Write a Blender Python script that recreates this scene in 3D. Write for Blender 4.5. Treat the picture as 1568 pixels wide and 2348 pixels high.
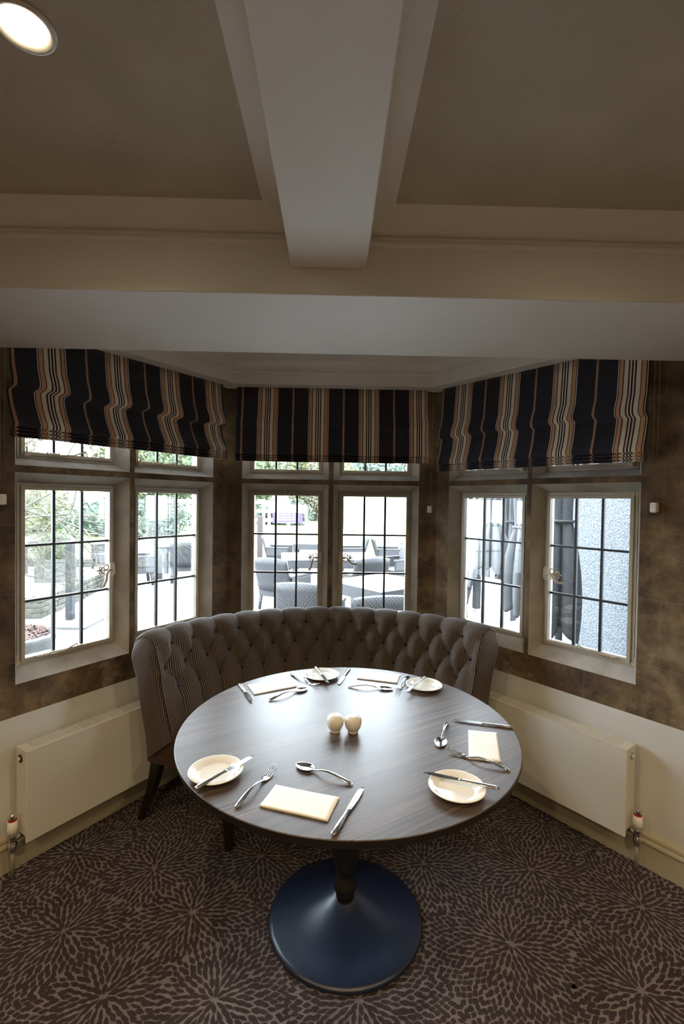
import bpy, math, random
import numpy as np
from mathutils import Vector, Matrix
random.seed(7); rng = np.random.default_rng(7)
S = bpy.context.scene
COL = S.collection
for o in list(bpy.data.objects): bpy.data.objects.remove(o, do_unlink=True)

# ------------------------------------------------------------------ camera
H = 1.5665
PITCH, ROLL, YAW = .0223, .0142, .0188
fw = Vector((math.sin(YAW)*math.cos(PITCH), math.cos(YAW)*math.cos(PITCH), -math.sin(PITCH)))
r0 = Vector((math.cos(YAW), -math.sin(YAW), 0)); u0 = r0.cross(fw)
r1 = r0*math.cos(ROLL)+u0*math.sin(ROLL); u1 = -r0*math.sin(ROLL)+u0*math.cos(ROLL)
cam = bpy.data.cameras.new('camera'); camo = bpy.data.objects.new('camera', cam); COL.objects.link(camo)
M4 = Matrix(((r1.x, u1.x, -fw.x, 0), (r1.y, u1.y, -fw.y, 0), (r1.z, u1.z, -fw.z, H), (0, 0, 0, 1)))
camo.matrix_world = M4
cam.sensor_fit = 'VERTICAL'; cam.sensor_height = 36; cam.lens = 36*1091.66/2348; cam.clip_start = .02; cam.clip_end = 300
S.camera = camo
# ------------------------------------------------------------------ view, world
S.view_settings.view_transform = 'Standard'; S.view_settings.look = 'None'
S.view_settings.gamma = 1; S.view_settings.use_curve_mapping = False
S.view_settings.exposure = 1.4
SKY = 11.5
W = bpy.data.worlds.new('overcast_sky'); S.world = W; W.use_nodes = True
nt = W.node_tree; bg = nt.nodes['Background']
tc = nt.nodes.new('ShaderNodeTexCoord'); sp = nt.nodes.new('ShaderNodeSeparateXYZ'); rp = nt.nodes.new('ShaderNodeValToRGB')
nt.links.new(tc.outputs['Generated'], sp.inputs[0]); nt.links.new(sp.outputs[2], rp.inputs[0]); nt.links.new(rp.outputs[0], bg.inputs[0])
rp.color_ramp.elements[0].color = (.86, .93, 1, 1); rp.color_ramp.elements[1].color = (.70, .84, 1, 1)
bg.inputs[1].default_value = SKY
LAMP_W = 12.5
LAMPS = [(-.545, .851), (.70, .851), (-.628, -.55), (.78, -.55), (-.628, -2.0), (.78, -2.0), (-2.2, -.2), (2.3, -.2)]

# ------------------------------------------------------------------ helpers
def V(*a): return Vector(a)
class MB:
    def __init__(s): s.v = []; s.f = []; s.m = []; s.uv = []; s.sm = []; s.cur = 0; s.smooth = False
    def vert(s, p, uv=(0, 0)):
        s.v.append(tuple(p)); s.uv.append(uv); return len(s.v)-1
    def face(s, idx): s.f.append(tuple(idx)); s.m.append(s.cur); s.sm.append(s.smooth)
    def quad(s, a, b, c, d, uvs=None):
        uvs = uvs or [(0, 0)]*4
        s.face([s.vert(p, u) for p, u in zip((a, b, c, d), uvs)])
    def box(s, lo, hi, T=None):
        T = T or (lambda x, y, z: (x, y, z))
        x0, y0, z0 = lo; x1, y1, z1 = hi
        c = [s.vert(T(x, y, z), (x+y, z)) for z in (z0, z1) for y in (y0, y1) for x in (x0, x1)]
        for q in ((0, 2, 3, 1), (4, 5, 7, 6), (0, 1, 5, 4), (2, 6, 7, 3), (0, 4, 6, 2), (1, 3, 7, 5)):
            s.face([c[i] for i in q])
    def tube(s, pts, r, n=8, cap=True):
        pts = [Vector(p) for p in pts]; k = len(pts)
        rs = r if isinstance(r, (list, tuple)) else [r]*k
        sm = s.smooth; s.smooth = True; rings = []
        up = None
        for i, p in enumerate(pts):
            t = (pts[min(i+1, k-1)]-pts[max(i-1, 0)])
            t = t.normalized() if t.length > 1e-9 else Vector((0, 0, 1))
            if up is None:
                up = Vector((0, 0, 1)) if abs(t.z) < .9 else Vector((1, 0, 0))
            a = (up-t*up.dot(t))
            a = a.normalized() if a.length > 1e-6 else t.orthogonal().normalized()
            up = a; b = t.cross(a)
            rings.append([s.vert(p+(a*math.cos(2*math.pi*j/n)+b*math.sin(2*math.pi*j/n))*rs[i]) for j in range(n)])
        for i in range(k-1):
            for j in range(n):
                s.face((rings[i][j], rings[i][(j+1) % n], rings[i+1][(j+1) % n], rings[i+1][j]))
        s.smooth = False
        if cap: s.face(rings[0][::-1]); s.face(rings[-1])
        s.smooth = sm
    def lathe(s, prof, c=(0, 0, 0), n=32, T=None):
        sm = s.smooth; s.smooth = True; rings = []
        T = T or (lambda p: p)
        for r, z in prof:
            if r < 1e-6: rings.append([s.vert(T((c[0], c[1], c[2]+z)))])
            else: rings.append([s.vert(T((c[0]+r*math.cos(2*math.pi*j/n), c[1]+r*math.sin(2*math.pi*j/n), c[2]+z)), (r*math.cos(2*math.pi*j/n), r*math.sin(2*math.pi*j/n))) for j in range(n)])
        for a, b in zip(rings, rings[1:]):
            for j in range(n):
                if len(a) == 1 and len(b) == 1: continue
                if len(a) == 1: s.face((a[0], b[(j+1) % n], b[j]))
                elif len(b) == 1: s.face((a[j], a[(j+1) % n], b[0]))
                else: s.face((a[j], a[(j+1) % n], b[(j+1) % n], b[j]))
        s.smooth = sm
    def grid(s, P, UV=None, closed=False):
        n = len(P); m = len(P[0]); ids = [[s.vert(P[i][j], UV[i][j] if UV else (0, 0)) for j in range(m)] for i in range(n)]
        sm = s.smooth; s.smooth = True
        for i in range(n-1):
            for j in range(m-1): s.face((ids[i][j], ids[i+1][j], ids[i+1][j+1], ids[i][j+1]))
        s.smooth = sm; return ids
    def build(s, name, mats, parent=None, loc=None, rz=None, bevel=None, solid=None, sub=None):
        me = bpy.data.meshes.new(name); me.from_pydata(s.v, [], s.f)
        if not isinstance(mats, (list, tuple)): mats = [mats]
        for m in mats: me.materials.append(m)
        me.polygons.foreach_set('material_index', s.m)
        me.polygons.foreach_set('use_smooth', s.sm)
        uvl = me.uv_layers.new(name='UVMap')
        li = np.zeros(len(me.loops), dtype=np.int32); me.loops.foreach_get('vertex_index', li)
        uvl.data.foreach_set('uv', np.array(s.uv, dtype=np.float32)[li].ravel())
        me.update()
        o = bpy.data.objects.new(name, me); COL.objects.link(o)
        if parent: o.parent = parent
        if loc is not None: o.location = loc
        if rz is not None: o.rotation_euler.z = rz
        if solid: md = o.modifiers.new('thick', 'SOLIDIFY'); md.thickness = solid; md.offset = 0
        if bevel: md = o.modifiers.new('bevel', 'BEVEL'); md.width = bevel; md.segments = 2; md.limit_method = 'ANGLE'
        if sub: md = o.modifiers.new('sub', 'SUBSURF'); md.levels = sub; md.render_levels = sub
        return o
def empty(name, loc=(0, 0, 0), rz=0, parent=None):
    o = bpy.data.objects.new(name, None); COL.objects.link(o); o.location = loc; o.rotation_euler.z = rz; o.empty_display_size = .05
    if parent: o.parent = parent
    return o
def tag(o, label, cat, group=None, kind=None):
    o['label'] = label; o['category'] = cat
    if group: o['group'] = group
    if kind: o['kind'] = kind
    return o
def struct(o): o['kind'] = 'structure'; return o
def kids(o): return [c for c in bpy.data.objects if c.parent == o]
def copy_tree(o, parent=None):
    c = o.copy(); COL.objects.link(c)
    if parent: c.parent = parent
    for ch in kids(o): copy_tree(ch, c)
    return c

# ------------------------------------------------------------------ materials
def mat(name, col, rough=.6, metal=0, spec=.5, coat=0):
    m = bpy.data.materials.new(name); m.use_nodes = True; b = m.node_tree.nodes['Principled BSDF']
    b.inputs['Base Color'].default_value = (*col, 1); b.inputs['Roughness'].default_value = rough
    b.inputs['Metallic'].default_value = metal; b.inputs['Specular IOR Level'].default_value = spec
    b.inputs['Coat Weight'].default_value = coat
    return m
def N(m, t, **kw):
    n = m.node_tree.nodes.new('ShaderNode'+t)
    for k, v in kw.items():
        if k in n.inputs: n.inputs[k].default_value = v
        else: setattr(n, k, v)
    return n
def LK(m, a, b): m.node_tree.links.new(a, b)
def BS(m): return m.node_tree.nodes['Principled BSDF']
def ramp(m, src, stops, interp='LINEAR'):
    r = N(m, 'ValToRGB'); cr = r.color_ramp; cr.interpolation = interp
    while len(cr.elements) < len(stops): cr.elements.new(.5)
    for e, (p, c) in zip(cr.elements, stops): e.position = p; e.color = (*c, 1) if len(c) == 3 else c
    LK(m, src, r.inputs[0]); return r
def noise(m, scale, detail=4, vec=None, rough=.5, dist=0):
    n = N(m, 'TexNoise'); n.inputs['Scale'].default_value = scale; n.inputs['Detail'].default_value = detail
    n.inputs['Roughness'].default_value = rough; n.inputs['Distortion'].default_value = dist
    if vec: LK(m, vec, n.inputs['Vector'])
    return n
def geo(m): return N(m, 'NewGeometry').outputs['Position']
def objc(m): return N(m, 'TexCoord').outputs['Object']
def uvc(m): return N(m, 'TexCoord').outputs['UV']
def mapping(m, vec, scale=(1, 1, 1), rot=(0, 0, 0), loc=(0, 0, 0)):
    n = N(m, 'Mapping'); n.inputs['Scale'].default_value = scale; n.inputs['Rotation'].default_value = rot; n.inputs['Location'].default_value = loc
    LK(m, vec, n.inputs[0]); return n.outputs[0]
def bump(m, h, strength=.3, dist=.01):
    b = N(m, 'Bump'); b.inputs['Strength'].default_value = strength; b.inputs['Distance'].default_value = dist
    LK(m, h, b.inputs['Height']); LK(m, b.outputs[0], BS(m).inputs['Normal']); return b
def mix(m, fac, a, b, typ='MIX'):
    n = N(m, 'Mix', data_type='RGBA', blend_type=typ)
    for v, i in ((fac, n.inputs[0]), (a, n.inputs[6]), (b, n.inputs[7])):
        if hasattr(v, 'links') or isinstance(v, bpy.types.NodeSocket): LK(m, v, i)
        elif isinstance(v, (int, float)): i.default_value = v
        else: i.default_value = (*v, 1)
    return n.outputs[2]
def math_(m, op, a, b=None, c=None):
    n = N(m, 'Math', operation=op)
    for i, v in enumerate((a, b, c)):
        if v is None: continue
        if isinstance(v, (int, float)): n.inputs[i].default_value = v
        else: LK(m, v, n.inputs[i])
    return n.outputs[0]
def noisy(name, c1, c2, scale, rough=.7, bs=.2, bd=.003, bscale=None, detail=5, **kw):
    m = mat(name, c1, rough, **kw); p = geo(m); n = noise(m, scale, detail, p)
    r = ramp(m, n.outputs[0], [(.3, c1), (.7, c2)]); LK(m, r.outputs[0], BS(m).inputs['Base Color'])
    n2 = noise(m, bscale or scale*6, 4, p); bump(m, n2.outputs[0], bs, bd); return m

M = {}
# plaster, ceiling
M['plaster'] = noisy('white_emulsion', (.74, .715, .665), (.78, .755, .705), 3, .55, .08, .002, 60)
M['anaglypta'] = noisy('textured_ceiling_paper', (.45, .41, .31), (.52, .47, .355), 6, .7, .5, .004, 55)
M['creamwall'] = noisy('cream_painted_wall', (.63, .61, .565), (.67, .65, .60), 4, .5, .1, .002, 40)
M['farwall'] = mat('cream_room_wall', (.58, .52, .40), .8)
M['skirt'] = noisy('skirting_paint', (.42, .37, .26), (.46, .40, .28), 5, .35, .05, .002)
# stone
def stone_mat():
    m = mat('old_limestone', (.2, .14, .08), .78); b = BS(m); p = geo(m)
    n1 = noise(m, 2.3, 8, p, .62, .3); n2 = noise(m, 9, 8, p, .7); n3 = noise(m, 120, 3, p)
    r1 = ramp(m, n1.outputs[0], [(.30, (.034, .020, .011)), (.42, (.105, .064, .031)), (.54, (.175, .118, .060)), (.72, (.26, .205, .13))])
    r2 = ramp(m, n2.outputs[0], [(.36, (.26, .20, .16)), (.54, (.95, .93, .9)), (.70, (1.5, 1.42, 1.3))])
    c = mix(m, .8, r1.outputs[0], r2.outputs[0], 'MULTIPLY')
    # pale flaking patches, mostly low on the wall (where old limewash is left)
    v = noise(m, 5.5, 9, mapping(m, p, (1, 1, 1), (0, 0, 0), (3.1, 1.7, .4)), .72)
    sx = N(m, 'SeparateXYZ'); LK(m, p, sx.inputs[0])
    low = math_(m, 'MULTIPLY', math_(m, 'SUBTRACT', .85, sx.outputs[2]), .35)
    pat = ramp(m, math_(m, 'ADD', v.outputs[0], low), [(.60, (0, 0, 0)), (.68, (1, 1, 1))])
    c = mix(m, math_(m, 'MULTIPLY', pat.outputs[0], .45), c, (.38, .35, .27))
    # block joints
    br = N(m, 'TexBrick'); LK(m, uvc(m), br.inputs['Vector'])
    br.inputs['Scale'].default_value = 1; br.inputs['Brick Width'].default_value = .62; br.inputs['Row Height'].default_value = .29
    br.inputs['Mortar Size'].default_value = .0022; br.inputs['Mortar Smooth'].default_value = .3
    j = math_(m, 'MULTIPLY', br.outputs['Fac'], .16)
    c = mix(m, j, c, (.36, .31, .22))
    LK(m, c, b.inputs['Base Color'])
    h = math_(m, 'ADD', math_(m, 'MULTIPLY', n2.outputs[0], .7), math_(m, 'MULTIPLY', n3.outputs[0], .25))
    bump(m, h, .55, .006); return m
M['stone'] = stone_mat()
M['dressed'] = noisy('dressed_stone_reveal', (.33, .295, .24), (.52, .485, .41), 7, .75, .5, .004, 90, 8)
M['sill'] = noisy('pale_daylit_sill_stone', (.36, .345, .32), (.55, .54, .52), 8, .75, .5, .004, 90, 8)  # dressed stone made paler: sky light on sills and upper reveals, put into the colour
M['casement'] = noisy('cream_casement_paint', (.36, .31, .235), (.42, .37, .285), 8, .4, .1, .002)
M['lead'] = mat('black_lead', (.006, .006, .007), .45)
M['handlep'] = mat('painted_iron', (.50, .43, .31), .35)
def glass():
    m = bpy.data.materials.new('window_glass'); m.use_nodes = True; t = m.node_tree; t.nodes.clear()
    o = t.nodes.new('ShaderNodeOutputMaterial'); a = t.nodes.new('ShaderNodeBsdfTransparent'); g = t.nodes.new('ShaderNodeBsdfGlossy')
    g.inputs['Roughness'].default_value = .01; a.inputs[0].default_value = (.97, .985, .98, 1)
    f = t.nodes.new('ShaderNodeFresnel'); f.inputs[0].default_value = 1.45; mx = t.nodes.new('ShaderNodeMixShader')
    t.links.new(f.outputs[0], mx.inputs[0]); t.links.new(a.outputs[0], mx.inputs[1]); t.links.new(g.outputs[0], mx.inputs[2]); t.links.new(mx.outputs[0], o.inputs[0]); return m
M['glass'] = glass()
# striped blind
def stripes():
    m = mat('striped_blind_cloth', (.02, .02, .03), .85); b = BS(m)
    sx = N(m, 'SeparateXYZ'); LK(m, uvc(m), sx.inputs[0])
    navy = (.020, .020, .034); wh = (.75, .72, .70); org = (.62, .33, .17); dk = (.06, .022, .026); cr = (.78, .71, .58); bk = (.006, .006, .008)
    mm = [(0, wh), (2.5, navy), (7, org), (21, dk), (25, cr), (42, (.10, .035, .035)), (49, cr), (55, bk), (62, cr), (67, dk), (75, cr), (92, dk), (96, org), (112, navy), (116, wh), (118.5, navy),
          (203.5, (.42, .24, .15)), (213.5, navy)]
    r = ramp(m, math_(m, 'FRACT', sx.outputs[0]), [(x/300, c) for x, c in mm], 'CONSTANT')
    w = N(m, 'TexWave'); w.inputs['Scale'].default_value = 260; LK(m, mapping(m, uvc(m), (.3, 1, 1)), w.inputs['Vector']); w.bands_direction = 'Y'
    LK(m, r.outputs[0], b.inputs['Base Color']); b.inputs['Sheen Weight'].default_value = .25; b.inputs['Sheen Roughness'].default_value = .4
    n = noise(m, 400, 2, geo(m)); bump(m, n.outputs[0], .25, .001)
    return m
M['stripe'] = stripes()
M['bead'] = mat('blind_chain_metal', (.45, .43, .40), .3, 1)
M['whiteplastic'] = mat('white_plastic', (.78, .75, .68), .35)
# upholstery
def upholstery():
    m = mat('woven_upholstery', (.03, .025, .02), .9); b = BS(m)
    sx = N(m, 'SeparateXYZ'); LK(m, uvc(m), sx.inputs[0])
    u = math_(m, 'DIVIDE', sx.outputs[0], .0078); v = math_(m, 'DIVIDE', sx.outputs[1], .0088)
    fu = math_(m, 'FRACT', u); iu = math_(m, 'FLOOR', u)
    v2 = math_(m, 'ADD', v, math_(m, 'MULTIPLY', iu, .5)); fv = math_(m, 'FRACT', v2)
    du = math_(m, 'ABSOLUTE', math_(m, 'SUBTRACT', fu, .5)); dv = math_(m, 'ABSOLUTE', math_(m, 'SUBTRACT', fv, .5))
    a = math_(m, 'LESS_THAN', du, .25); c = math_(m, 'LESS_THAN', dv, .36); d = math_(m, 'MULTIPLY', a, c)
    col = mix(m, d, (.010, .008, .0075), (.25, .19, .145))
    LK(m, col, b.inputs['Base Color']); b.inputs['Sheen Weight'].default_value = .15; b.inputs['Sheen Roughness'].default_value = .35
    b.inputs['Sheen Tint'].default_value = (.8, .85, 1, 1)
    bump(m, d, .3, .0008); return m
M['uphol'] = upholstery()
M['crease_dark'] = mat('dark_crease_and_button', (.012, .010, .010), .8)  # shade tone for the end-panel creases; the buttons share it
M['seatleather'] = noisy('brown_faux_leather', (.055, .028, .018), (.075, .038, .024), 20, .38, .15, .001, 300)
M['blackwood'] = mat('black_stained_wood', (.010, .008, .007), .32)
# table
def tabletop():
    m = mat('grey_brown_woodgrain', (.1, .07, .05), .36, spec=.42); b = BS(m)
    p = mapping(m, geo(m), (1, 1, 1), (0, 0, math.radians(-31)))
    p2 = mapping(m, p, (1.2, 90, 1)); n1 = noise(m, 1.6, 6, p2, .7, .1)
    p3 = mapping(m, p, (.8, 11, 1)); n2 = noise(m, 1.3, 3, p3, .5, .4)
    r = ramp(m, n1.outputs[0], [(.34, (.036, .025, .020)), (.5, (.082, .058, .045)), (.66, (.155, .117, .092))])
    r2 = ramp(m, n2.outputs[0], [(.3, (.72, .72, .72)), (.7, (1.15, 1.12, 1.1))])
    LK(m, mix(m, 1, r.outputs[0], r2.outputs[0], 'MULTIPLY'), b.inputs['Base Color'])
    rr = N(m, 'MapRange'); LK(m, n1.outputs[0], rr.inputs[0]); rr.inputs[3].default_value = .34; rr.inputs[4].default_value = .50
    LK(m, rr.outputs[0], b.inputs['Roughness']); bump(m, n1.outputs[0], .12, .001); return m
M['tabletop'] = tabletop()
M['darkedge'] = mat('black_table_edge', (.012, .008, .007), .4)
def castiron():
    m = mat('black_textured_cast_base', (.010, .019, .052), .34, spec=.9); n = noise(m, 700, 2, geo(m)); bump(m, n.outputs[0], .35, .0006); return m
M['castbase'] = castiron()
M['china'] = mat('cream_china', (.80, .76, .665), .12, coat=.6)
M['potchina'] = mat('cream_glazed_pot', (.79, .745, .645), .14, coat=.6)
M['hole'] = mat('dark_hole', (.01, .01, .01), .8)
M['steel'] = mat('polished_steel', (.78, .77, .75), .14, 1)
M['napkin'] = noisy('cream_paper_napkin', (.82, .785, .71), (.86, .825, .75), 30, .85, .4, .002, 45)
M['radiator'] = noisy('white_radiator_enamel', (.66, .63, .55), (.68, .65, .57), 5, .33, .03, .001)
M['chrome'] = mat('chrome', (.7, .7, .7), .12, 1)
M['red'] = mat('red_ring', (.35, .01, .01), .4)
M['pipe'] = mat('painted_pipe', (.25, .22, .17), .4)
M['carpetline'] = noisy('carpet_greige_lines', (.19, .160, .165), (.26, .220, .222), 60, .95, .7, .003, 700)
M['carpetpetal'] = noisy('carpet_brown_petals', (.036, .023, .024), (.052, .034, .034), 9, .95, .7, .003, 700)
def emis(name, c, s):
    m = bpy.data.materials.new(name); m.use_nodes = True; b = BS(m); b.inputs['Emission Color'].default_value = (*c, 1); b.inputs['Emission Strength'].default_value = s; return m
M['bulb'] = emis('lit_lamp_lens', (1, .86, .60), 22)
M['lampring'] = mat('brushed_lamp_bezel', (.62, .58, .50), .3, .6)
# outdoors
def paving():
    m = mat('pale_paving', (.5, .48, .44), .8); p = geo(m)
    br = N(m, 'TexBrick'); LK(m, mapping(m, p, (1, 1, 1), (0, 0, .35)), br.inputs['Vector']); br.inputs['Scale'].default_value = 1
    br.inputs['Brick Width'].default_value = .9; br.inputs['Row Height'].default_value = .6; br.inputs['Mortar Size'].default_value = .008
    br.inputs['Color1'].default_value = (.15, .15, .146, 1); br.inputs['Color2'].default_value = (.18, .178, .172, 1); br.inputs['Mortar'].default_value = (.09, .088, .083, 1)
    n = noise(m, 3, 6, p); LK(m, mix(m, .5, br.outputs[0], n.outputs[0], 'OVERLAY'), BS(m).inputs['Base Color']); return m
M['paving'] = paving()
M['lawn'] = noisy('spring_lawn', (.10, .13, .045), (.14, .165, .065), 1.2, .9, .5, .02, 30)
def rattan():
    m = mat('grey_rattan_weave', (.1, .1, .11), .6); w = N(m, 'TexChecker'); w.inputs['Scale'].default_value = 55; LK(m, objc(m), w.inputs['Vector'])
    w.inputs['Color1'].default_value = (.006, .006, .0075, 1); w.inputs['Color2'].default_value = (.030, .030, .033, 1)
    LK(m, w.outputs[0], BS(m).inputs['Base Color']); bump(m, w.outputs[1], .4, .004); return m
M['rattan'] = rattan()
M['whiteglass'] = mat('white_glass_top', (.75, .78, .78), .1)
M['alu'] = mat('aluminium_foot', (.5, .5, .5), .35, .8)
M['canopy'] = noisy('grey_parasol_canvas', (.035, .035, .037), (.05, .05, .052), 6, .8, .15, .003)
M['canopydark'] = noisy('charcoal_parasol_canvas', (.006, .0065, .008), (.010, .0105, .012), 6, .8, .15, .003)
M['polewhite'] = mat('white_pole', (.7, .7, .7), .35)
M['poledark'] = mat('dark_grey_pole', (.010, .012, .015), .4)
M['trough'] = noisy('weathered_stone_trough', (.05, .05, .046), (.075, .074, .07), 9, .9, .5, .01)
M['drystone'] = noisy('drystone', (.035, .031, .024), (.07, .064, .05), 9, .9, .8, .02)
M['roughcast'] = noisy('white_roughcast', (.048, .053, .060), (.11, .117, .127), 55, .9, 1.0, .02, 60, 3)
M['leaf'] = noisy('green_leaves', (.020, .036, .012), (.055, .070, .024), 3, .7)
M['leafb'] = noisy('bluish_green_leaves', (.022, .037, .024), (.045, .062, .042), 3, .7)
M['leafy'] = noisy('yellow_green_leaves', (.060, .068, .024), (.095, .095, .040), 3, .7)
M['conifer'] = noisy('pale_olive_foliage', (.060, .056, .032), (.095, .09, .055), 3, .8)
M['bark'] = noisy('grey_green_bark', (.040, .036, .024), (.085, .078, .055), 20, .9)
M['brownpost'] = mat('brown_post', (.022, .012, .011), .7)
M['whitewood'] = mat('white_painted_timber', (.5, .5, .5), .5)
M['purple'] = mat('purple_sign', (.035, .018, .06), .5)
M['redleaf'] = noisy('fallen_red_leaves', (.045, .016, .012), (.07, .035, .025), 40, .9)

# ------------------------------------------------------------------ bay geometry frames
YB = 2.98; aL = .9684; aR = .921
CLp = V(-.662, YB, 0); CRp = V(.649, YB, 0)
def frame(side):
    if side == 'left': o, u, n = CLp, V(-math.cos(aL), -math.sin(aL), 0), V(math.sin(aL), -math.cos(aL), 0)
    elif side == 'right': o, u, n = CRp, V(math.cos(aR), -math.sin(aR), 0), V(-math.sin(aR), -math.cos(aR), 0)
    else: o, u, n = V(0, YB, 0), V(1, 0, 0), V(0, -1, 0)
    return lambda s, q, z: tuple(o+u*s+n*q+V(0, 0, z))
FR = {k: frame(k) for k in ('left', 'right', 'back')}
# face openings along each wall: (s0,s1)
OP = {'left': [(.112, .630), (.656, 1.174)], 'right': [(.096, .614), (.640, 1.153)], 'back': [(-.569, -.030), (.001, .537)]}
SE = {'left': (0, 1.95), 'right': (0, 1.95), 'back': (-.662, .649)}
ZR = [(.775, 1.670), (1.700, 2.21)]
INS = .036
DEP = .08; THK = .17; OB = .034
def inner(s0, s1, zr):
    z0, z1 = zr
    return s0+INS, s1-INS, (z0+.052 if z0 < 1 else z0+.035), z1-.042
for side in ('left', 'back', 'right'):
    F = FR[side]; mb = MB(); s0, s1 = SE[side]; ops = OP[side]
    ss = sorted({s0, s1, *[x for a in ops for x in a]}); zs = [-.15, 0, .64, .775, 1.67, 1.70, 2.21, 2.6]
    def hole(a, b, c, d):
        return any(abs(a-o[0]) < 1e-6 and abs(b-o[1]) < 1e-6 for o in ops) and any(abs(c-z[0]) < 1e-6 and abs(d-z[1]) < 1e-6 for z in ZR)
    for a, b in zip(ss, ss[1:]):
        for c, d in zip(zs, zs[1:]):
            if hole(a, b, c, d): continue
            mb.cur = 1 if d <= .64 else 0
            uv = [(a, c), (b, c), (b, d), (a, d)]
            mb.quad(F(a, 0, c), F(b, 0, c), F(b, 0, d), F(a, 0, d), uv)
    k = THK*math.tan(math.radians(27))
    e0 = s0-(k if side != 'back' else k); e1 = s1+(k if side == 'back' else 0)
    ss2 = sorted({e0, e1, *[x for a in ops for x in (a[0]+INS-OB, a[1]-INS+OB)]})
    zz = [-.15]+[z for zr in ZR for z in (inner(0, 1, zr)[2]-OB, inner(0, 1, zr)[3]+OB)]+[2.6]
    mb.cur = 0
    for a, b in zip(ss2, ss2[1:]):
        for c, d in zip(zz, zz[1:]):
            if any(abs(a-o[0]-INS+OB) < 1e-6 and abs(b-o[1]+INS-OB) < 1e-6 for o in ops) and any(abs(c-inner(0, 1, z)[2]+OB) < 1e-6 for z in ZR): continue
            mb.quad(F(a, -THK, c), F(a, -THK, d), F(b, -THK, d), F(b, -THK, c))
    for (a, b) in ops:
        for zr in ZR:
            c, d = zr; i0, i1, j0, j1 = inner(a, b, zr)
            fo = [F(a, 0, c), F(b, 0, c), F(b, 0, d), F(a, 0, d)]
            fi = [F(i0, -DEP, j0), F(i1, -DEP, j0), F(i1, -DEP, j1), F(i0, -DEP, j1)]
            fb = [F(i0-OB, -THK, j0-OB), F(i1+OB, -THK, j0-OB), F(i1+OB, -THK, j1+OB), F(i0-OB, -THK, j1+OB)]
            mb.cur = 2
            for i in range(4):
                mb.cur = 3 if (zr[0] > 1 or i == 0) else 2  # sills and upper reveals take the daylight-paled stone
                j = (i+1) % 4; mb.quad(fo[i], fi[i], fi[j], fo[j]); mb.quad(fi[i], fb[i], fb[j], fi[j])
    mb.cur = 0
    mb.quad(F(s1, 0, -.15), F(e1, -THK, -.15), F(e1, -THK, 2.6), F(s1, 0, 2.6)); mb.quad(F(s0, 0, -.15), F(s0, 0, 2.6), F(e0, -THK, 2.6), F(e0, -THK, -.15))
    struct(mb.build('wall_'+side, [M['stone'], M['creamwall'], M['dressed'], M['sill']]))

# rest of the room (mostly behind the camera)
lf = FR['left'](1.95, 0, 0); rf = FR['right'](1.95, 0, 0)
XL, XR, YF = -3.6, 3.6, -3.8
YW = 1.41; KB = .868; ZC = H+(2.502-H)*KB; KZ = lambda z: H+(z-H)*KB
def shellwall(name, a, b, t=.17):
    d = (V(*b)-V(*a)).normalized(); n = V(-d.y, d.x, 0)*t; mb = MB()
    p = [V(*a), V(*b), V(*b)+n, V(*a)+n]
    for i in range(4):
        j = (i+1) % 4; mb.quad((p[i].x, p[i].y, 0), (p[j].x, p[j].y, 0), (p[j].x, p[j].y, 2.6), (p[i].x, p[i].y, 2.6))
    return struct(mb.build(name, M['farwall']))
lx, ly = lf[0], lf[1]; rx, ry = rf[0], rf[1]
shellwall('wall_front_left', (XL, ly, 0), (lx, ly, 0), -.17); shellwall('wall_front_right', (rx, ry, 0), (XR, ry, 0), -.17)
shellwall('wall_far_right', (XR, ry+.1, 0), (XR, YF, 0))
shellwall('wall_far_left', (XL, YF, 0), (XL, ly+.1, 0)); shellwall('wall_behind', (XR, YF, 0), (XL, YF, 0))

# ------------------------------------------------------------------ carpeted floor with chrysanthemum pattern
CEN = [(-1.109, 2.091), (-.734, 1.998), (-.512, 1.78), (-.951, 1.706), (-.701, 1.475), (-.352, 1.463), (-.293, 2.071), (1.05, 2.303), (.872, 1.993), (1.224, 1.801), (.652, 1.647), (.103, 1.461)]
def carpet():
    cen = list(CEN); cand = rng.uniform((-2.3, -.3), (2.3, 3.1), (6000, 2))
    for p in cand:
        if min(math.hypot(p[0]-c[0], p[1]-c[1]) for c in cen) > .375: cen.append(tuple(p))
    C = np.array(cen); polys = []
    for ci, (cx, cy) in enumerate(C):
        r = .009; off = rng.uniform(0, 6.28); n = 9
        T = np.array([0, .18, .42, .68, 1, .68, .42, .18]); Wd = np.array([0, .52, .92, .82, 0, -.82, -.92, -.52])
        k = 0
        while r < .36:
            l = .042 if r < .08 else max(.024, .042-.12*(r-.08))
            want = 2*math.pi*(r+l/2)/.0200
            if want > n*1.3: n = int(round(want*1.02))
            pitch = 2*math.pi*(r+l/2)/n
            for j in range(n):
                th = off+2*math.pi*(j+.5*(k % 2))/n+rng.normal(0, .10)/n*2
                ll = l*rng.uniform(.85, 1.12); rr = r+rng.normal(0, .0028); w = min(pitch*.42, .0100)*rng.uniform(.82, 1.12)
                rad = rr+T*ll; tn = Wd*w
                mx = cx+math.cos(th)*(rr+ll/2); my = cy+math.sin(th)*(rr+ll/2)
                d = np.hypot(C[:, 0]-mx, C[:, 1]-my); own = d[ci]; d[ci] = 9
                if own > d.min()+.003 or mx < -2.3 or mx > 2.3 or my < -.3 or my > 3.05: continue
                jit = rng.normal(0, .0009, (8, 2))
                x = cx+math.cos(th)*rad-math.sin(th)*tn+jit[:, 0]; y = cy+math.sin(th)*rad+math.cos(th)*tn+jit[:, 1]
                polys.append(np.stack([x, y], 1))
            r += l*.69; k += 1
    return polys
polys = carpet()
mb = MB()
mb.box((XL, YF, -.06), (XR, 3.0, 0)); mb.cur = 1
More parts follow.
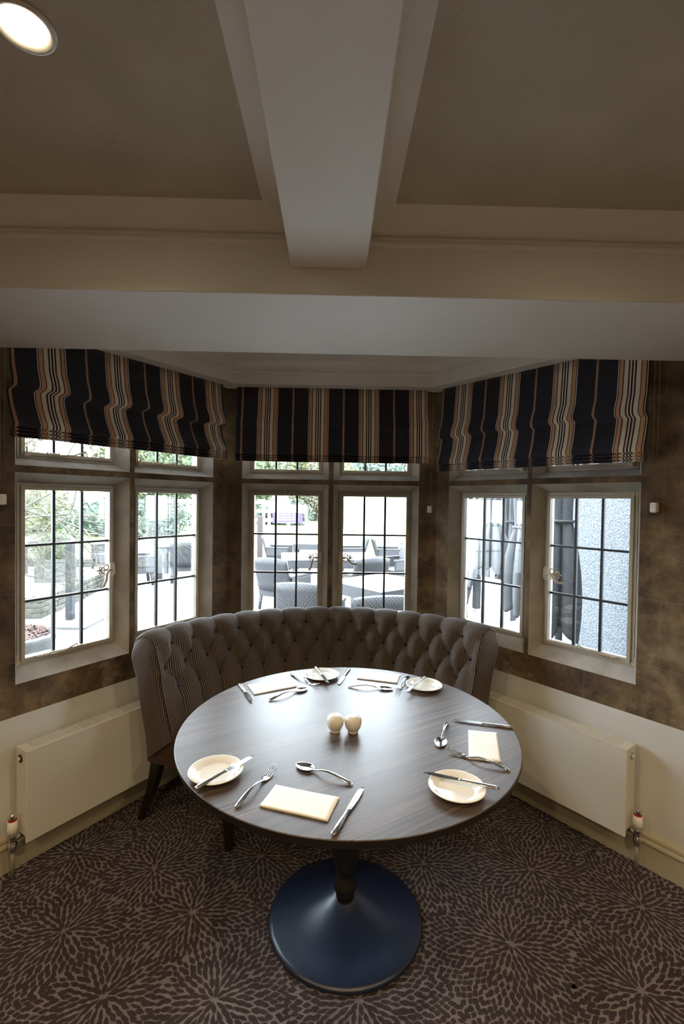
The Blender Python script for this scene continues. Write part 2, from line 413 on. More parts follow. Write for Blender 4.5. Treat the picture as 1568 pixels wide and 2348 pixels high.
for i, P in enumerate(polys):
    z = .0006+.000006*(i % 101); mb.face([mb.vert((x, y, z), (x, y)) for x, y in P[::1]])
# wedge outside the bay is hidden by the walls; clip box corners beyond the bay
mb.v[:8] = [(x, y, z) for x, y, z in mb.v[:8]]
fl = MB(); fl.v, fl.f, fl.m, fl.uv, fl.sm = mb.v[8:], [tuple(i-8 for i in f) for f in mb.f[6:]], mb.m[6:], mb.uv[8:], mb.sm[6:]
out = [(XL, YF), (XR, YF), (XR, ry), (rx+.02, ry), (.67, 3.0), (-.68, 3.0), (lx-.02, ly), (XL, ly)]
def inside(x, y):
    pl = FR['left']; c = False; n = len(out)
    for i in range(n):
        x1, y1 = out[i]; x2, y2 = out[i-1]
        if (y1 > y) != (y2 > y) and x < (x2-x1)*(y-y1)/(y2-y1)+x1: c = not c
    return c
keep = [i for i, f in enumerate(fl.f) if all(inside(*fl.v[j][:2]) for j in f)]
fl.f = [fl.f[i] for i in keep]; fl.m = [1]*len(keep); fl.sm = [False]*len(keep); fl.cur = 0
t_ = [fl.vert((x, y, 0), (x, y)) for x, y in out]; b_ = [fl.vert((x, y, -.06), (x, y)) for x, y in out]
fl.face(t_); fl.face(b_[::-1])
for i in range(8): j = (i+1) % 8; fl.face((b_[i], b_[j], t_[j], t_[i]))
struct(fl.build('floor', [M['carpetline'], M['carpetpetal']]))

# ------------------------------------------------------------------ ceiling, beams, cornices
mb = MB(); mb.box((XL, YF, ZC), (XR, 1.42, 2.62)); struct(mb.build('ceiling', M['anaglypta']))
ZS = 2.256; ZSB = KZ(2.256); Y0, Y1 = 1.609*KB, 2.252*KB
mb = MB(); mb.box((XL, Y0, ZSB), (XR, Y1, 2.6)); struct(mb.build('trim_1', M['plaster'], bevel=.004))  # bulkhead over the bay opening
XA, XB_ = -.151*KB, .100*KB; ZB = KZ(2.345)
mb = MB(); mb.box((XA, YF+.01, ZB), (XB_, Y0-.001, ZC+.02)); struct(mb.build('trim_2', M['plaster'], bevel=.003))  # beam running over the camera
# coving profiles: (offset from vertical face, z)
def cove(n=8, w=.085, h=.055, z0=2.447):
    p = [(0, 2.418), (.006, 2.420), (.010, 2.425), (.010, 2.434), (.006, 2.438), (.006, 2.443), (.014, z0)]
    for i in range(n+1):
        a = i/n*math.pi/2; p.append((.014+w*(1-math.cos(a)), z0+h*math.sin(a)))
    return [(o*KB, KZ(z)) for o, z in p]
mb = MB(); CV = cove()
for x0, x1, sgn in ((XL, XA, 1), (XB_, XR, 1)):
    P = [[(x, Y0-o, z) for o, z in CV] for x in (x0, x1)]; mb.grid(P)
for xb, sg in ((XA, -1), (XB_, 1)):
    P = [[(xb+sg*o*.85, y, z) for o, z in [(0, KZ(2.44))]+CV[6:]] for y in (YF+.01, Y0-.001)]; mb.grid(P)
struct(mb.build('trim_3', M['plaster']))
# bay ceiling + cornice ring
ZBC = 2.385
mb = MB()
pts = [FR['left'](1.62, -.15, 0), FR['left'](-.05, -.15, 0), FR['right'](-.05, -.15, 0), FR['right'](1.66, -.15, 0)]
b_ = [mb.vert((p[0], p[1], ZBC)) for p in pts]; t_ = [mb.vert((p[0], p[1], 2.62)) for p in pts]
mb.face(b_); mb.face(t_[::-1])
for i in range(4): j = (i+1) % 4; mb.face((b_[i], t_[i], t_[j], b_[j]))
struct(mb.build('ceiling_bay', M['plaster']))
tl = math.tan((math.pi/2-(math.pi/2-aL))/2); tr = math.tan(aR/2)
prof = [(.0, ZS+.02), (.0, ZS), (.132, ZS), (.136, ZS+.004), (.136, 2.318), (.150, 2.322), (.152, 2.330), (.146, 2.334), (.150, 2.340)]
for i in range(7):
    a = i/6*math.pi/2; prof.append((.150+.045*(1-math.cos(a)), 2.340+.046*math.sin(a)))
mb = MB()
rows = []
for q, z in prof:
    l0 = FR['left'](1.40, q, z); l1 = FR['left'](q*tl, q, z); r1_ = FR['right'](q*tr, q, z); r2_ = FR['right'](1.40, q, z)
    rows.append([l0, l1, r1_, r2_])
for k in range(3):
    P = [[row[k] for row in rows], [row[k+1] for row in rows]]
    for i in range(len(prof)-1): mb.quad(P[0][i], P[0][i+1], P[1][i+1], P[1][i])
struct(mb.build('trim_4', M['plaster']))
# skirting boards
for side in ('left', 'right'):
    F = FR[side]; mb = MB(); pr = [(0, .0), (.016, 0), (.016, .10), (.021, .104), (.024, .112), (.021, .12), (.014, .124), (.016, .132), (.014, .142), (.006, .150), (0, .152)]
    for (q0, z0), (q1, z1) in zip(pr, pr[1:]): mb.quad(F(.03, q0, z0), F(1.95, q0, z0), F(1.95, q1, z1), F(.03, q1, z1))
    struct(mb.build('baseboard_'+side, M['skirt']))
mb = MB(); mb.box((-.65, YB-.016, 0), (.64, YB, .12)); struct(mb.build('baseboard_back', M['skirt']))

# ------------------------------------------------------------------ windows
def arc(c, r, a0, a1, n=14): return [(c[0]+r*math.cos(math.radians(a0+(a1-a0)*i/n)), c[1]+r*math.sin(math.radians(a0+(a1-a0)*i/n))) for i in range(n+1)]
def handle(F, s, z, d, parent, lever):
    """scrolled casement fastener; d = direction of the scroll along s"""
    mb = MB(); q = -.066
    T = lambda pts, rr=.0030: mb.tube([F(s+d*x, q, z+y) for x, y in pts], rr, 6)
    mb.box((-.010, -.008, -.036), (.010, 0, .036), lambda x, y, zz: F(s+d*x, q+.004+y, z+zz)); mb.box((-.016, -.008, -.026), (.013, 0, .026), lambda x, y, zz: F(s+d*x, q+.005+y, z+zz))
    T(arc((.030, .014), .0125, 0, 360)); T(arc((.030, -.014), .0125, 0, 360)); T(arc((.060, .0105), .006, 0, 360)); T(arc((.060, -.0105), .006, 0, 360))
    T([(.012, 0), (.08, 0)], .0032); T(arc((.058, 0), .005, 0, 360), .003); T([(.040, .018), (.055, .006)]); T([(.040, -.018), (.055, -.006)])
    o = mb.build('handle_plate', M['handlep'], parent)
    mb = MB(); mb.tube([F(s+d*x, q+.006+w, z+y) for x, y, w in lever], [.0050, .0054, .006, .0058, .0064, .0074][:len(lever)], 8)
    mb.tube([F(s+d*.012, q, z), F(s+d*.012, q+.022, z)], .007, 8)
    mb.build('handle_lever', M['handlep'], parent)
def stay(F, s, z, d, parent):
    mb = MB(); q = -.062
    mb.tube([F(s, q+.006, z), F(s+d*.07, q+.01, z+.006), F(s+d*.12, q+.02, z+.028), F(s+d*.125, q+.02, z+.005)], .0035, 6)
    for k in range(5): mb.tube([F(s-d*.012*k, q+.006, z+.002), F(s-d*.012*k, q+.012, z+.010-.002*(k % 2))], .005, 6)
    mb.box((-.012, -.01, -.012), (.012, .012, .004), lambda x, y, zz: F(s-d*.13+x, q+y, z+zz)); mb.tube([F(s-d*.13, q+.006, z), F(s-d*.13, q+.006, z+.028)], .0035, 6)
    mb.build('window_stay', M['handlep'], parent)
LV_DOWN = [(.012, 0, .016), (-.0 + .030, .004, .022), (.044, -.018, .024), (.046, -.045, .024), (.056, -.066, .024), (.064, -.078, .024)]
LV_OUT = [(.012, 0, .016), (.034, .004, .022), (.052, -.014, .024), (.066, -.030, .024), (.084, -.036, .024), (.100, -.034, .024)]
WN = 0
for side in ('left', 'back', 'right'):
    F = FR[side]; WN += 1
    win = struct(empty('window_%d' % WN))
    for li, (a, b) in enumerate(OP[side]):
        for zi, zr in enumerate(ZR):
            i0, i1, j0, j1 = inner(a, b, zr); mb = MB()
            def ring(o0, o1, qa, qb, mb=mb):
                x0, x1, y0, y1 = i0+o0, i1-o0, j0+o0, j1-o0; w = o1-o0
                for bx in ((x0, x0+w, y0, y1), (x1-w, x1, y0, y1), (x0+w, x1-w, y0, y0+w), (x0+w, x1-w, y1-w, y1)):
                    mb.box((bx[0], qa, bx[2]), (bx[1], qb, bx[3]), lambda x, y, z: F(x, y, z))
            ring(.0, .014, -.118, -.074); ring(.0141, .030, -.112, -.066)
            cf = mb.build('casement', M['casement'], win, bevel=.0015)
            g0, g1, h0, h1 = i0+.030, i1-.030, j0+.030, j1-.030
            mb = MB(); mb.box((g0-.004, -.0955, h0-.004), (g1+.004, -.0925, h1+.004), lambda x, y, z: F(x, y, z)); mb.build('pane', M['glass'], cf)
            mb = MB(); e = .0062
            for k in (1, 2):
                x = g0+(g1-g0)*k/3; mb.box((x-e, -.101, h0), (x+e, -.086, h1), lambda x, y, z: F(x, y, z))
                if zi == 0: z = h0+(h1-h0)*k/3; mb.box((g0, -.102, z-e*.85), (g1, -.085, z+e*.85), lambda x, y, z: F(x, y, z))
            if zi == 1: z = h0+(h1-h0)*.5; mb.box((g0, -.102, z-e*.85), (g1, -.085, z+e*.85), lambda x, y, z: F(x, y, z))
            mb.build('lead_bars', M['lead'], cf)
            if zi == 0 and (side, li) in (('left', 1), ('back', 0), ('back', 1), ('right', 1)):
                near = {('left', 1): (i0+.018, 1), ('back', 0): (i1-.018, -1), ('back', 1): (i0+.018, 1), ('right', 1): (i0+.018, 1)}[(side, li)]
                handle(F, near[0], 1.205, near[1], cf, LV_DOWN if (side, li) in (('back', 0), ('left', 1)) else LV_OUT)
            if zi == 0 and side != 'back' and li == 1: stay(F, (i0+i1)/2+.10, j0+.022, -1 if side == 'left' else 1, cf) if side == 'left' else stay(F, (i0+i1)/2+.10, j0+.022, -1, cf)
            if zi == 1 and side != 'back': stay(F, (i0+i1)/2+.06, j0+.022, -1, cf)

# ------------------------------------------------------------------ roman blinds
def blind(side, s0, s1, zb, phase, tuck, label, seed, chain_s, chain_z, period=.2985):
    F = FR[side]; R_ = random.Random(seed); root = empty('roman_blind', F((s0+s1)/2, .05, zb)); inv = V(*F((s0+s1)/2, .05, zb))
    G = lambda s, q, z: tuple(V(*F(s, q, z))-inv)
    zf = zb+.200
    A = [(ZS, .045, 0), (ZS-.07, .050, 0), (zf+.09, .062, 0), (zf+.045, .080, .3), (zf+.02, .086, .6), (zf+.006, .082, 1), (zf-.002, .086-tuck*.8, 1), (zf-.010, .088-tuck, 1), (zf-.03, .092-tuck, .8), (zf-.07, .092-tuck*.75, .5),
         (zb+.085, .092-tuck*.3, .4), (zb+.055, .094, .4), (zb+.042, .092, .3), (zb+.040, .066, .2), (zb+.038, .066, .2), (zb+.030, .094, .3), (zb+.026, .090, .2), (zb+.024, .068, .2), (zb+.016, .096, .3), (zb+.012, .090, .2), (zb+.010, .070, .2), (zb+.001, .094, .2), (zb, .085, .2), (zb+.004, .066, .1), (zb+.03, .060, 0)]
    n = 90; ph = [R_.uniform(0, 6.28) for _ in range(4)]; P = []; UV = []
    for i in range(n+1):
        u = i/n; s = s0+(s1-s0)*u
        wav = .006*math.sin(3.1*u*6.28/2+ph[0])+.004*math.sin(5.3*u*6.28+ph[1])+.0022*math.sin(11*u*6.28+ph[2])
        sag = .006*math.sin(2.2*u*6.28+ph[3])
        row = []; uvr = []; vv = 0; last = None
        for k, (z, q, w) in enumerate(A):
            e = 1 if abs(u-.5) < .49 else .9
            pt = (s, q*e+wav*w+(.0015*math.sin(k*2.1+u*40)*w if k > 10 else 0), z+(sag*w if k > 2 else 0))
            row.append(G(*pt)); uvr.append(((s-phase)/period, z)); last = pt
        P.append(row); UV.append(uvr)
    # uv.x must be continuous inside a face: split in fabric coordinate, take fract in the shader
    mb = MB(); mb.grid(P, UV); o = mb.build('blind_fabric', M['stripe'], root, solid=.003)
    mb = MB(); mb.box((s0+.01, .004, ZS-.028), (s1-.01, .036, ZS), lambda x, y, z: G(x, y, z)); mb.build('headrail', M['whiteplastic'], root)
    mb = MB(); zt = ZS-.02; L_ = zt-chain_z-.035
    for sg in (-1, 1):
        kk = int(L_/.0062)
        for i in range(kk):
            t = i/kk; off = sg*(.010-.004*t); c = V(*G(chain_s+off, .034, zt-L_*t)); r = .0021
            ids = [mb.vert(c+V(*d)*r) for d in ((1, 0, 0), (0, 1, 0), (-1, 0, 0), (0, -1, 0), (0, 0, 1.1), (0, 0, -1.1))]
            for a, b in ((0, 1), (1, 2), (2, 3), (3, 0)): mb.face((ids[a], ids[b], ids[4])); mb.face((ids[b], ids[a], ids[5]))
        mb.tube([G(chain_s+sg*.010, .034, zt), G(chain_s+sg*.006, .034, zt-L_)], .0006, 4)
    mb.build('chain', M['bead'], root)
    mb = MB(); mb.box((chain_s-.013, .012, chain_z-.022), (chain_s+.013, .044, chain_z+.022), lambda x, y, z: G(x, y, z)); mb.build('chain_tensioner', M['whiteplastic'], root, bevel=.006)
    mb = MB(); mb.box((chain_s-.009, 0, chain_z-.016), (chain_s+.009, .014, chain_z+.016), lambda x, y, z: G(x, y, z)); mb.build('tensioner_bracket', M['whiteplastic'], root)
    tag(root, label, 'blind', 'striped roman blinds in the bay'); return root
blind('left', .075, 1.215, 1.808, 1.055-.0592, .055, 'navy roman blind with cream and orange stripes over the left-hand window', 1, 1.233, 1.555)
blind('back', -.597, .575, 1.803, -.405-.061, .012, 'flattest navy roman blind with cream and orange stripes over the middle window', 2, .600, 1.525, .308)
blind('right', .070, 1.192, 1.755, .232-.0592, .032, 'navy roman blind with cream and orange stripes hanging lowest, over the right-hand window', 3, 1.215, 1.559)

# ------------------------------------------------------------------ radiators
def radiator(side, near, label):
    F = FR[side]; org = V(*F(near-.5, .07, 0)); root = empty('radiator', org)
    G = lambda s, q, z: tuple(V(*F(s, q, z))-org)
    f0 = near-1.0; z0, z1 = .150, .527
    mb = MB(); mb.box((f0, .108, z0), (near, .120, z1-.004), G); mb.build('front_panel', M['radiator'], root, bevel=.0025)
    mb = MB(); mb.box((f0+.004, .032, z0+.005), (near-.004, .040, z1-.02), G); mb.build('rear_panel', M['radiator'], root, bevel=.002)
    for e in (f0, near-.008):
        mb = MB(); mb.box((e, .030, z0+.025), (e+.008, .1079, z1-.004), G); mb.build('side_panel', M['radiator'], root, bevel=.002)
    mb = MB(); mb.box((f0, .030, z1-.004), (near, .036, z1), G); mb.box((f0, .100, z1-.004), (near, .121, z1), G)
    mb.box((f0, .036, z1-.004), (f0+.03, .1, z1), G); mb.box((near-.035, .036, z1-.004), (near, .1, z1), G)
    nb = 14; L_ = 1.0-.065
    for k in range(1, nb): x = f0+.03+L_*k/nb; mb.box((x-.003, .036, z1-.0035), (x+.003, .1, z1-.0005), G)
    for k in range(1, 10): q = .036+.064*k/10; mb.box((f0+.03, q-.0015, z1-.003), (near-.035, q+.0015, z1-.001), G)
    mb.build('top_grille', M['radiator'], root)
    mb = MB(); mb.smooth = True; mb.box((f0+.01, .045, z0+.03), (near-.012, .1, z1-.05), G); mb.smooth = False; mb.build('convector_fins', M['radiator'], root)
    mb = MB(); c = lambda r, a, q: G(near+q, .070+r*math.cos(a), .487+r*math.sin(a))
    mb.tube([G(near-.002, .070, .487), G(near+.004, .070, .487)], .016, 20); mb.build('bleed_plug', M['poledark'] if side == 'left' else M['chrome'], root)
    mb = MB(); mb.tube([G(near+.003, .070, .487), G(near+.012, .070, .487)], .008, 14); mb.build('bleed_nut', M['radiator'], root)
    # valve
    vs = near+.030
    mb = MB(); mb.tube([G(vs, .07, .188), G(vs, .07, .215), G(vs, .07, .243)], [.019, .0195, .0175], 24); vh = mb.build('valve_head', M['whiteplastic'], root)
    mb = MB(); mb.tube([G(vs, .07, .24), G(vs, .07, .2475)], .0155, 20); mb.build('red_ring', M['red'], vh)
    mb = MB(); mb.tube([G(vs, .07, .243), G(vs, .07, .262), G(vs, .07, .270), G(vs, .07, .273)], [.0135, .0135, .011, .004], 20); mb.build('chrome_cap', M['chrome'], vh)
    mb = MB(); mb.tube([G(vs, .07, .188), G(vs, .07, .176), G(vs, .07, .174), G(vs, .07, .150), G(vs, .07, .148), G(vs, .07, .120), G(vs, .07, .110)], [.017, .017, .013, .013, .016, .015, .009], 20)
    mb.tube([G(vs, .07, .165), G(near-.006, .07, .165)], .011, 16); mb.build('valve_body', M['chrome'], root)
    mb = MB(); mb.tube([G(vs, .07, .115), G(vs, .07, .002)], .0075, 12); mb.build('pipe', M['pipe'], root)
    tag(root, label, 'radiator', 'white panel radiators under the side windows')
radiator('left', 1.183, 'white panel radiator under the left window, behind the sofa leg')
radiator('right', 1.171, 'white panel radiator under the right window, beside the bare stretch of skirting')

# ------------------------------------------------------------------ sofa
def sofa():
    C0 = V(.014, 1.87, 0); root = empty('curved_banquette', C0)
    a0, a1 = -67.4, 55.3; NP = 15; da = (a1-a0)/NP
    prof = [(.800, .455), (.815, .50), (.832, .56), (.848, .62), (.864, .68), (.878, .74), (.890, .80), (.899, .845), (.908, .875), (.922, .900), (.944, .918), (.970, .926), (1.000, .926), (1.022, .914), (1.036, .892), (1.042, .86), (1.038, .80), (1.024, .70), (1.000, .58), (.968, .44), (.958, .34)]
    # resample profile
    L = [0]
    for p, q in zip(prof, prof[1:]): L.append(L[-1]+math.hypot(q[0]-p[0], q[1]-p[1]))
    def at(s):
        s = max(0, min(L[-1], s))
        for i in range(len(L)-1):
            if s <= L[i+1]: t = (s-L[i])/(L[i+1]-L[i]); return (prof[i][0]*(1-t)+prof[i+1][0]*t, prof[i][1]*(1-t)+prof[i+1][1]*t)
        return prof[-1]
    def sz(z):  # arc length at inner height z
        for i in range(10):
            if prof[i][1] <= z <= prof[i+1][1]: return L[i]+(z-prof[i][1])/(prof[i+1][1]-prof[i][1])*(L[i+1]-L[i])
    r1_, r2_, r3_ = sz(.868), sz(.762), sz(.657); dv = r1_-r2_; top_end = sz(.9)+.17
    def height(k, s):   # k in puffs, s arc length ; 0 at button ... 1 on puff
        edge = .55
        if s > r1_:
            x = abs(math.sin(math.pi*k)); t = min(1, (s-r1_)/.11)
            ch = .28+.72*x**.55; fade = max(0, min(1, (top_end-s)/.10))
            d0 = math.hypot((k-round(k))*.125, s-r1_); b = 1-math.exp(-(d0/.028)**1.4)
            h = ch*(.30+.70*b) if t < 1 else ch
            return (h*fade + .0*(1-fade)) if s < top_end else 0
        if s < r3_:
            kk = k; x = abs(math.sin(math.pi*kk)); ch = .30+.70*x**.55
            d0 = math.hypot((kk-round(kk))*.125, s-r3_); b = 1-math.exp(-(d0/.028)**1.4); lo = min(1, max(0, s/.05))
            return ch*(.30+.70*b)*(.55+.45*lo)
        v = (r1_-s)/(2*dv); A = k+v; B = k-v
        x = abs(math.sin(math.pi*A)*math.sin(math.pi*B))
        ch = .26+.74*min(1, x)**.42
        # nearest button
        best = 9
        for j, rs in enumerate((r1_, r2_, r3_)):
            kb = round(k) if j != 1 else math.floor(k)+.5
            best = min(best, math.hypot((k-kb)*.125, s-rs))
        return ch*(.18+.82*(1-math.exp(-(best/.036)**1.4)))
    NS = 20; nu = NP*NS; nvv = 96; P = []; UV = []
    for i in range(nu+1):
        k = i/NS; a = math.radians(a0+da*k); row = []; uvr = []
        endf = min(1, min(k, NP-k)/.22); endf = math.sqrt(max(0, 1-(1-endf)**2))
        for j in range(nvv+1):
            s = L[-1]*j/nvv; r, z = at(s); rA, zA = at(s-.01); rB, zB = at(s+.01)
            tx, tz = rB-rA, zB-zA; l = math.hypot(tx, tz) or 1; nx, nz = -tz/l, tx/l
            kk = k
            h = height(kk, s) if s < top_end else 0
            amp = .058 if s < r1_ else .058-.040*min(1, (s-r1_)/.05)
            if k < .5 and s <= r1_: h = max(h, .8*(1-k*2)+h*(k*2)) if abs(s-r2_) > .02 or k < .3 else h
            if k > NP-.5 and s <= r1_: q = (NP-k)*2; h = max(h, .8*(1-q)+h*q) if abs(s-r2_) > .02 or NP-k < .3 else h
            h = h if k > .001 and k < NP-.001 else max(h, .8 if s < top_end-.1 else 0)
            hh = (h-.55)*amp
            if s > top_end-.08: hh *= max(0, (top_end-s)/.08)
            hh -= (1-endf)*.012
            r += nx*hh; z += nz*hh
            row.append((r*math.sin(a), r*math.cos(a), z)); uvr.append((.93*a, s))
        P.append(row); UV.append(uvr)
    mb = MB(); mb.grid(P, UV)
    # end caps (rounded)
    for e, sg in ((0, -1), (nu, 1)):
        row = P[e]; a = math.radians(a0+da*e/NS); tdir = V(math.cos(a), -math.sin(a), 0)*sg
        cx_ = [V(*p) for p in row]; half = nvv//2
        # pair inner and outer sides into a bulged panel
        inn = [cx_[j] for j in range(0, 60)]; rows = []
        n = 26; js_in = [int(round(56*i/n)) for i in range(n+1)]; 
        js_out = [nvv-int(round((nvv-57)*i/n)) for i in range(n+1)]
        G_, U_ = [], []
        for ji, jo in zip(js_in, js_out):
            p, q = cx_[ji], cx_[jo]; rr = []; uu = []
            for t_i in range(9):
                t = t_i/8; w = math.sin(math.pi*t)**.6; wd = (p-q).length
                x = p*(1-t)+q*t+tdir*(.020*w*min(1, wd/.10)); rr.append(tuple(x)); uu.append((math.hypot(x.x, x.y), x.z))
            G_.append(rr); U_.append(uu)
        mb.grid(G_, U_)
    back = mb.build('backrest', M['uphol'], root)
    # buttons
    first = None
    for j, rs in enumerate((r1_, r2_, r3_)):
        ks = range(1, NP) if j != 1 else [i+.5 for i in range(NP)]
        for k in ks:
            a = math.radians(a0+da*k); r, z = at(rs); rA, zA = at(rs-.01); rB, zB = at(rs+.01); tx, tz = rB-rA, zB-zA; l = math.hypot(tx, tz); nx, nz = -tz/l, tx/l
            h = -.023; r += nx*h; z += nz*h
            if first is None:
                mb = MB(); mb.lathe([(0, .005), (.005, .004), (.0085, .001), (.009, -.004), (0, -.006)], n=14); first = mb.build('button', M['crease_dark'], root); o = first
            else: o = first.copy(); COL.objects.link(o); o.parent = root
            o.location = (r*math.sin(a), r*math.cos(a), z); o.rotation_euler = (math.pi/2-.2, 0, -a)
    # dark crease around each end panel, its shade drawn as a thin cord
    mb = MB()
    jt = 60
    for e in (0, nu):
        mb = MB(); mb.tube([V(*P[e][j])*1.0 for j in range(4, 64)], .0028, 6); mb.build('crease_dark', M['crease_dark'], root)
    # seat
    def ringseg(r0, r1_, z0, z1, rnd, name, m, aa0=a0+.4, aa1=a1-.4):
        mb = MB(); n = 60; pr = [(r0+rnd, z1), (r0+rnd*.3, z1-rnd*.3), (r0, z1-rnd), (r0+.004, z0), (r1_, z0), (r1_, z1), (r0+rnd, z1)]
        P = [[((r)*math.sin(math.radians(aa0+(aa1-aa0)*i/n)), r*math.cos(math.radians(aa0+(aa1-aa0)*i/n)), z) for r, z in pr] for i in range(n+1)]
        ids = mb.grid(P); mb.face([ids[0][j] for j in range(6)][::-1]); mb.face([ids[n][j] for j in range(6)])
        mb.sm = [False]*len(mb.sm); return mb.build(name, m, root)
    ringseg(.47, .90, .375, .475, .03, 'seat', M['seatleather'])
    ringseg(.475, .950, .325, .374, .004, 'seat_base', M['seatleather'])
    # legs
    def leg(a, r, splay, tang):
        mb = MB(); a = math.radians(a); R_ = V(math.sin(a), math.cos(a), 0); T_ = V(math.cos(a), -math.sin(a), 0)
        for (z0, w0, o0), (z1, w1, o1) in zip([(.34, .030, 0), (.18, .022, .35), (0.001, .015, 1)], [(.18, .022, .35), (.001, .015, 1)]):
            q = []
            for z, w, o in ((z0, w0, o0), (z1, w1, o1)):
                c = R_*(r+splay*o)+T_*(tang*o); q.append([mb.vert(c+R_*sx*w+T_*sy*w*.8+V(0, 0, z)) for sx, sy in ((-1, -1), (1, -1), (1, 1), (-1, 1))])
            for i in range(4): mb.face((q[0][i], q[0][(i+1) % 4], q[1][(i+1) % 4], q[1][i]))
        mb.face(q[1]); mb.build('leg', M['blackwood'], root, bevel=.003)
    leg(-64.5, .915, .12, .0); leg(52.5, .915, .12, 0); leg(-22, .91, .08, 0); leg(14, .91, .08, 0)
    leg(-63, .525, -.01, 0); leg(51, .525, -.01, 0); leg(-50, .525, -.0, 0) if False else None; leg(-6, .525, -.01, 0)
    tag(root, 'curved buttoned banquette sofa in dark woven fabric behind the round table', 'sofa')
sofa()

# ------------------------------------------------------------------ table
TC = (.064, 1.727); TZ = .75
root = empty('round_table', (TC[0], TC[1], 0))
mb = MB(); mb.lathe([(0, .7495), (.5960, .7495), (.5985, .75), (.60, .7485), (.60, .747)], n=128); mb.sm = [False]*len(mb.sm)
mb = MB(); mb.lathe([(0, .75), (.5975, .75), (.6, .7485)], n=160); mb.sm = [False]*len(mb.sm)
tp = mb.build('tabletop', M['tabletop'], root)
mb = MB(); mb.lathe([(.6, .7485), (.6005, .740), (.597, .728), (.585, .718), (.56, .716), (0, .716)], n=160); mb.build('table_edge', M['darkedge'], root)
mb = MB(); mb.lathe([(.0, .715), (.12, .715), (.12, .705), (.06, .69), (.030, .66), (.028, .62), (.036, .60), (.030, .58), (.034, .54), (.046, .46), (.054, .38), (.056, .32), (.052, .27), (.040, .225), (.027, .200), (.024, .190), (.031, .182), (.031, .172), (.040, .160), (.0415, .145), (.038, .132), (.031, .124), (.034, .112), (.03, .10), (0, .10)], n=48)
mb.build('pedestal', M['blackwood'], root)
mb = MB(); mb.lathe([(0, .118), (.036, .116), (.046, .104), (.09, .078), (.15, .050), (.22, .028), (.270, .022), (.283, .017), (.287, .008), (.284, .0008), (0, .0008)], c=(.003, .030, 0), n=96); mb.build('base', M['castbase'], root)
tag(root, 'round dark wood-grain dining table on a black pedestal', 'table')

# ------------------------------------------------------------------ tableware
TT = .7503
def plate(x, y, label, rz=0):
    mb = MB(); mb.lathe([(0, .003), (.040, .003), (.044, .0008), (.048, .0008), (.050, .003), (.060, .007), (.076, .0125), (.0790, .0140), (.0802, .0150), (.0795, .0165), (.077, .0165), (.066, .0125), (.056, .0095), (.052, .0070), (.046, .0058), (0, .0055)], n=64)
    o = mb.build('side_plate', M['china'], loc=(x, y, TT-.0002)); return tag(o, label, 'plate', 'cream side plates')
plate(-.041, 2.193, 'cream side plate at the far edge of the table with a knife across it')
plate(.412, 2.079, 'cream side plate at the far right of the table, knife over its left side')
plate(.362, 1.327, 'cream side plate at the near right, knife across its upper part')
plate(-.338, 1.404, 'cream side plate at the near left of the table with a knife across it')
def flatpiece(sections, zf=None, n=None):
    """sections: (x, halfwidth, z, thickness) -> lens-like swept bar"""
    mb = MB(); K = 10; P = []
    for x, w, z, t in sections:
        row = []
        for i in range(K+1):
            a = 2*math.pi*i/K; row.append((x, w*math.cos(a), z+t*math.sin(a)))
        P.append(row)
    mb.grid(P); mb.smooth = True
    return mb
def knife_parts():
    hb = flatpiece([(0, .001, .0045, .001), (.003, .006, .0045, .0032), (.012, .0085, .0045, .0042), (.035, .0088, .0045, .0042), (.075, .0065, .0045, .0034), (.100, .0055, .0045, .0030), (.108, .0072, .0045, .0032), (.113, .0060, .0045, .0025), (.114, .001, .0045, .001)])
    bl = MB(); xs = [.111+.104*i/16 for i in range(17)]; top, bot = [], []
    def prof(t):
        up = .0065 if t < .75 else .0065-(t-.75)**2/.0625*.010
        dn = -.0068-.0022*math.sin(min(1, t*1.1)*math.pi) if t < .9 else -.0068+(t-.9)*.045
        return up, dn
    for zz in (.0052, .0036):
        ids = []
        for i, x in enumerate(xs):
            u_, d_ = prof(i/16); ids.append((bl.vert((x, u_, zz)), bl.vert((x, d_, .0044))))
        for (a, b), (c, d) in zip(ids, ids[1:]): bl.face((a, b, d, c))
    return hb, bl
def place(o, a, b, z=TT, tilt=0, roll=0):
    d = V(b[0]-a[0], b[1]-a[1], 0); o.location = (a[0], a[1], z); o.rotation_euler = (roll, -tilt, math.atan2(d.y, d.x)); return o
KN = None
def knife(a, b, label, z=TT, tilt=0, flip=False):
    global KN
    if KN is None:
        hb, bl = knife_parts(); r = empty('table_knife'); hb.build('handle', M['steel'], r); bl.build('blade', M['steel'], r, solid=.0006); KN = r; o = r
    else: o = copy_tree(KN)
    if flip: o.scale.y = -1
    place(o, a, b, z, tilt); return tag(o, label, 'knife', 'steel table knives')
zp = TT+.0158
knife((-.405, 2.101), (-.307, 1.890), 'table knife at the far left edge, left of a napkin')
knife((-.075, 2.275), (-.012, 2.070), 'knife lying across the far side plate', zp, -.0, True)
knife((.090, 2.304), (.029, 2.082), 'table knife standing alone right of the far side plate', flip=True)
knife((.431, 2.160), (.321, 1.979), 'knife lying on the far right side plate, blade towards the table centre', zp)
knife((.666, 1.700), (.453, 1.762), 'table knife at the right edge, above the smallest-looking napkin', flip=True)
knife((.478, 1.305), (.284, 1.382), 'knife lying across the near right side plate', zp, 0, True)
knife((.009, 1.139), (.099, 1.346), 'table knife at the near edge, right of the near napkin')
knife((-.370, 1.300), (-.240, 1.470), 'knife lying across the near left side plate', zp)
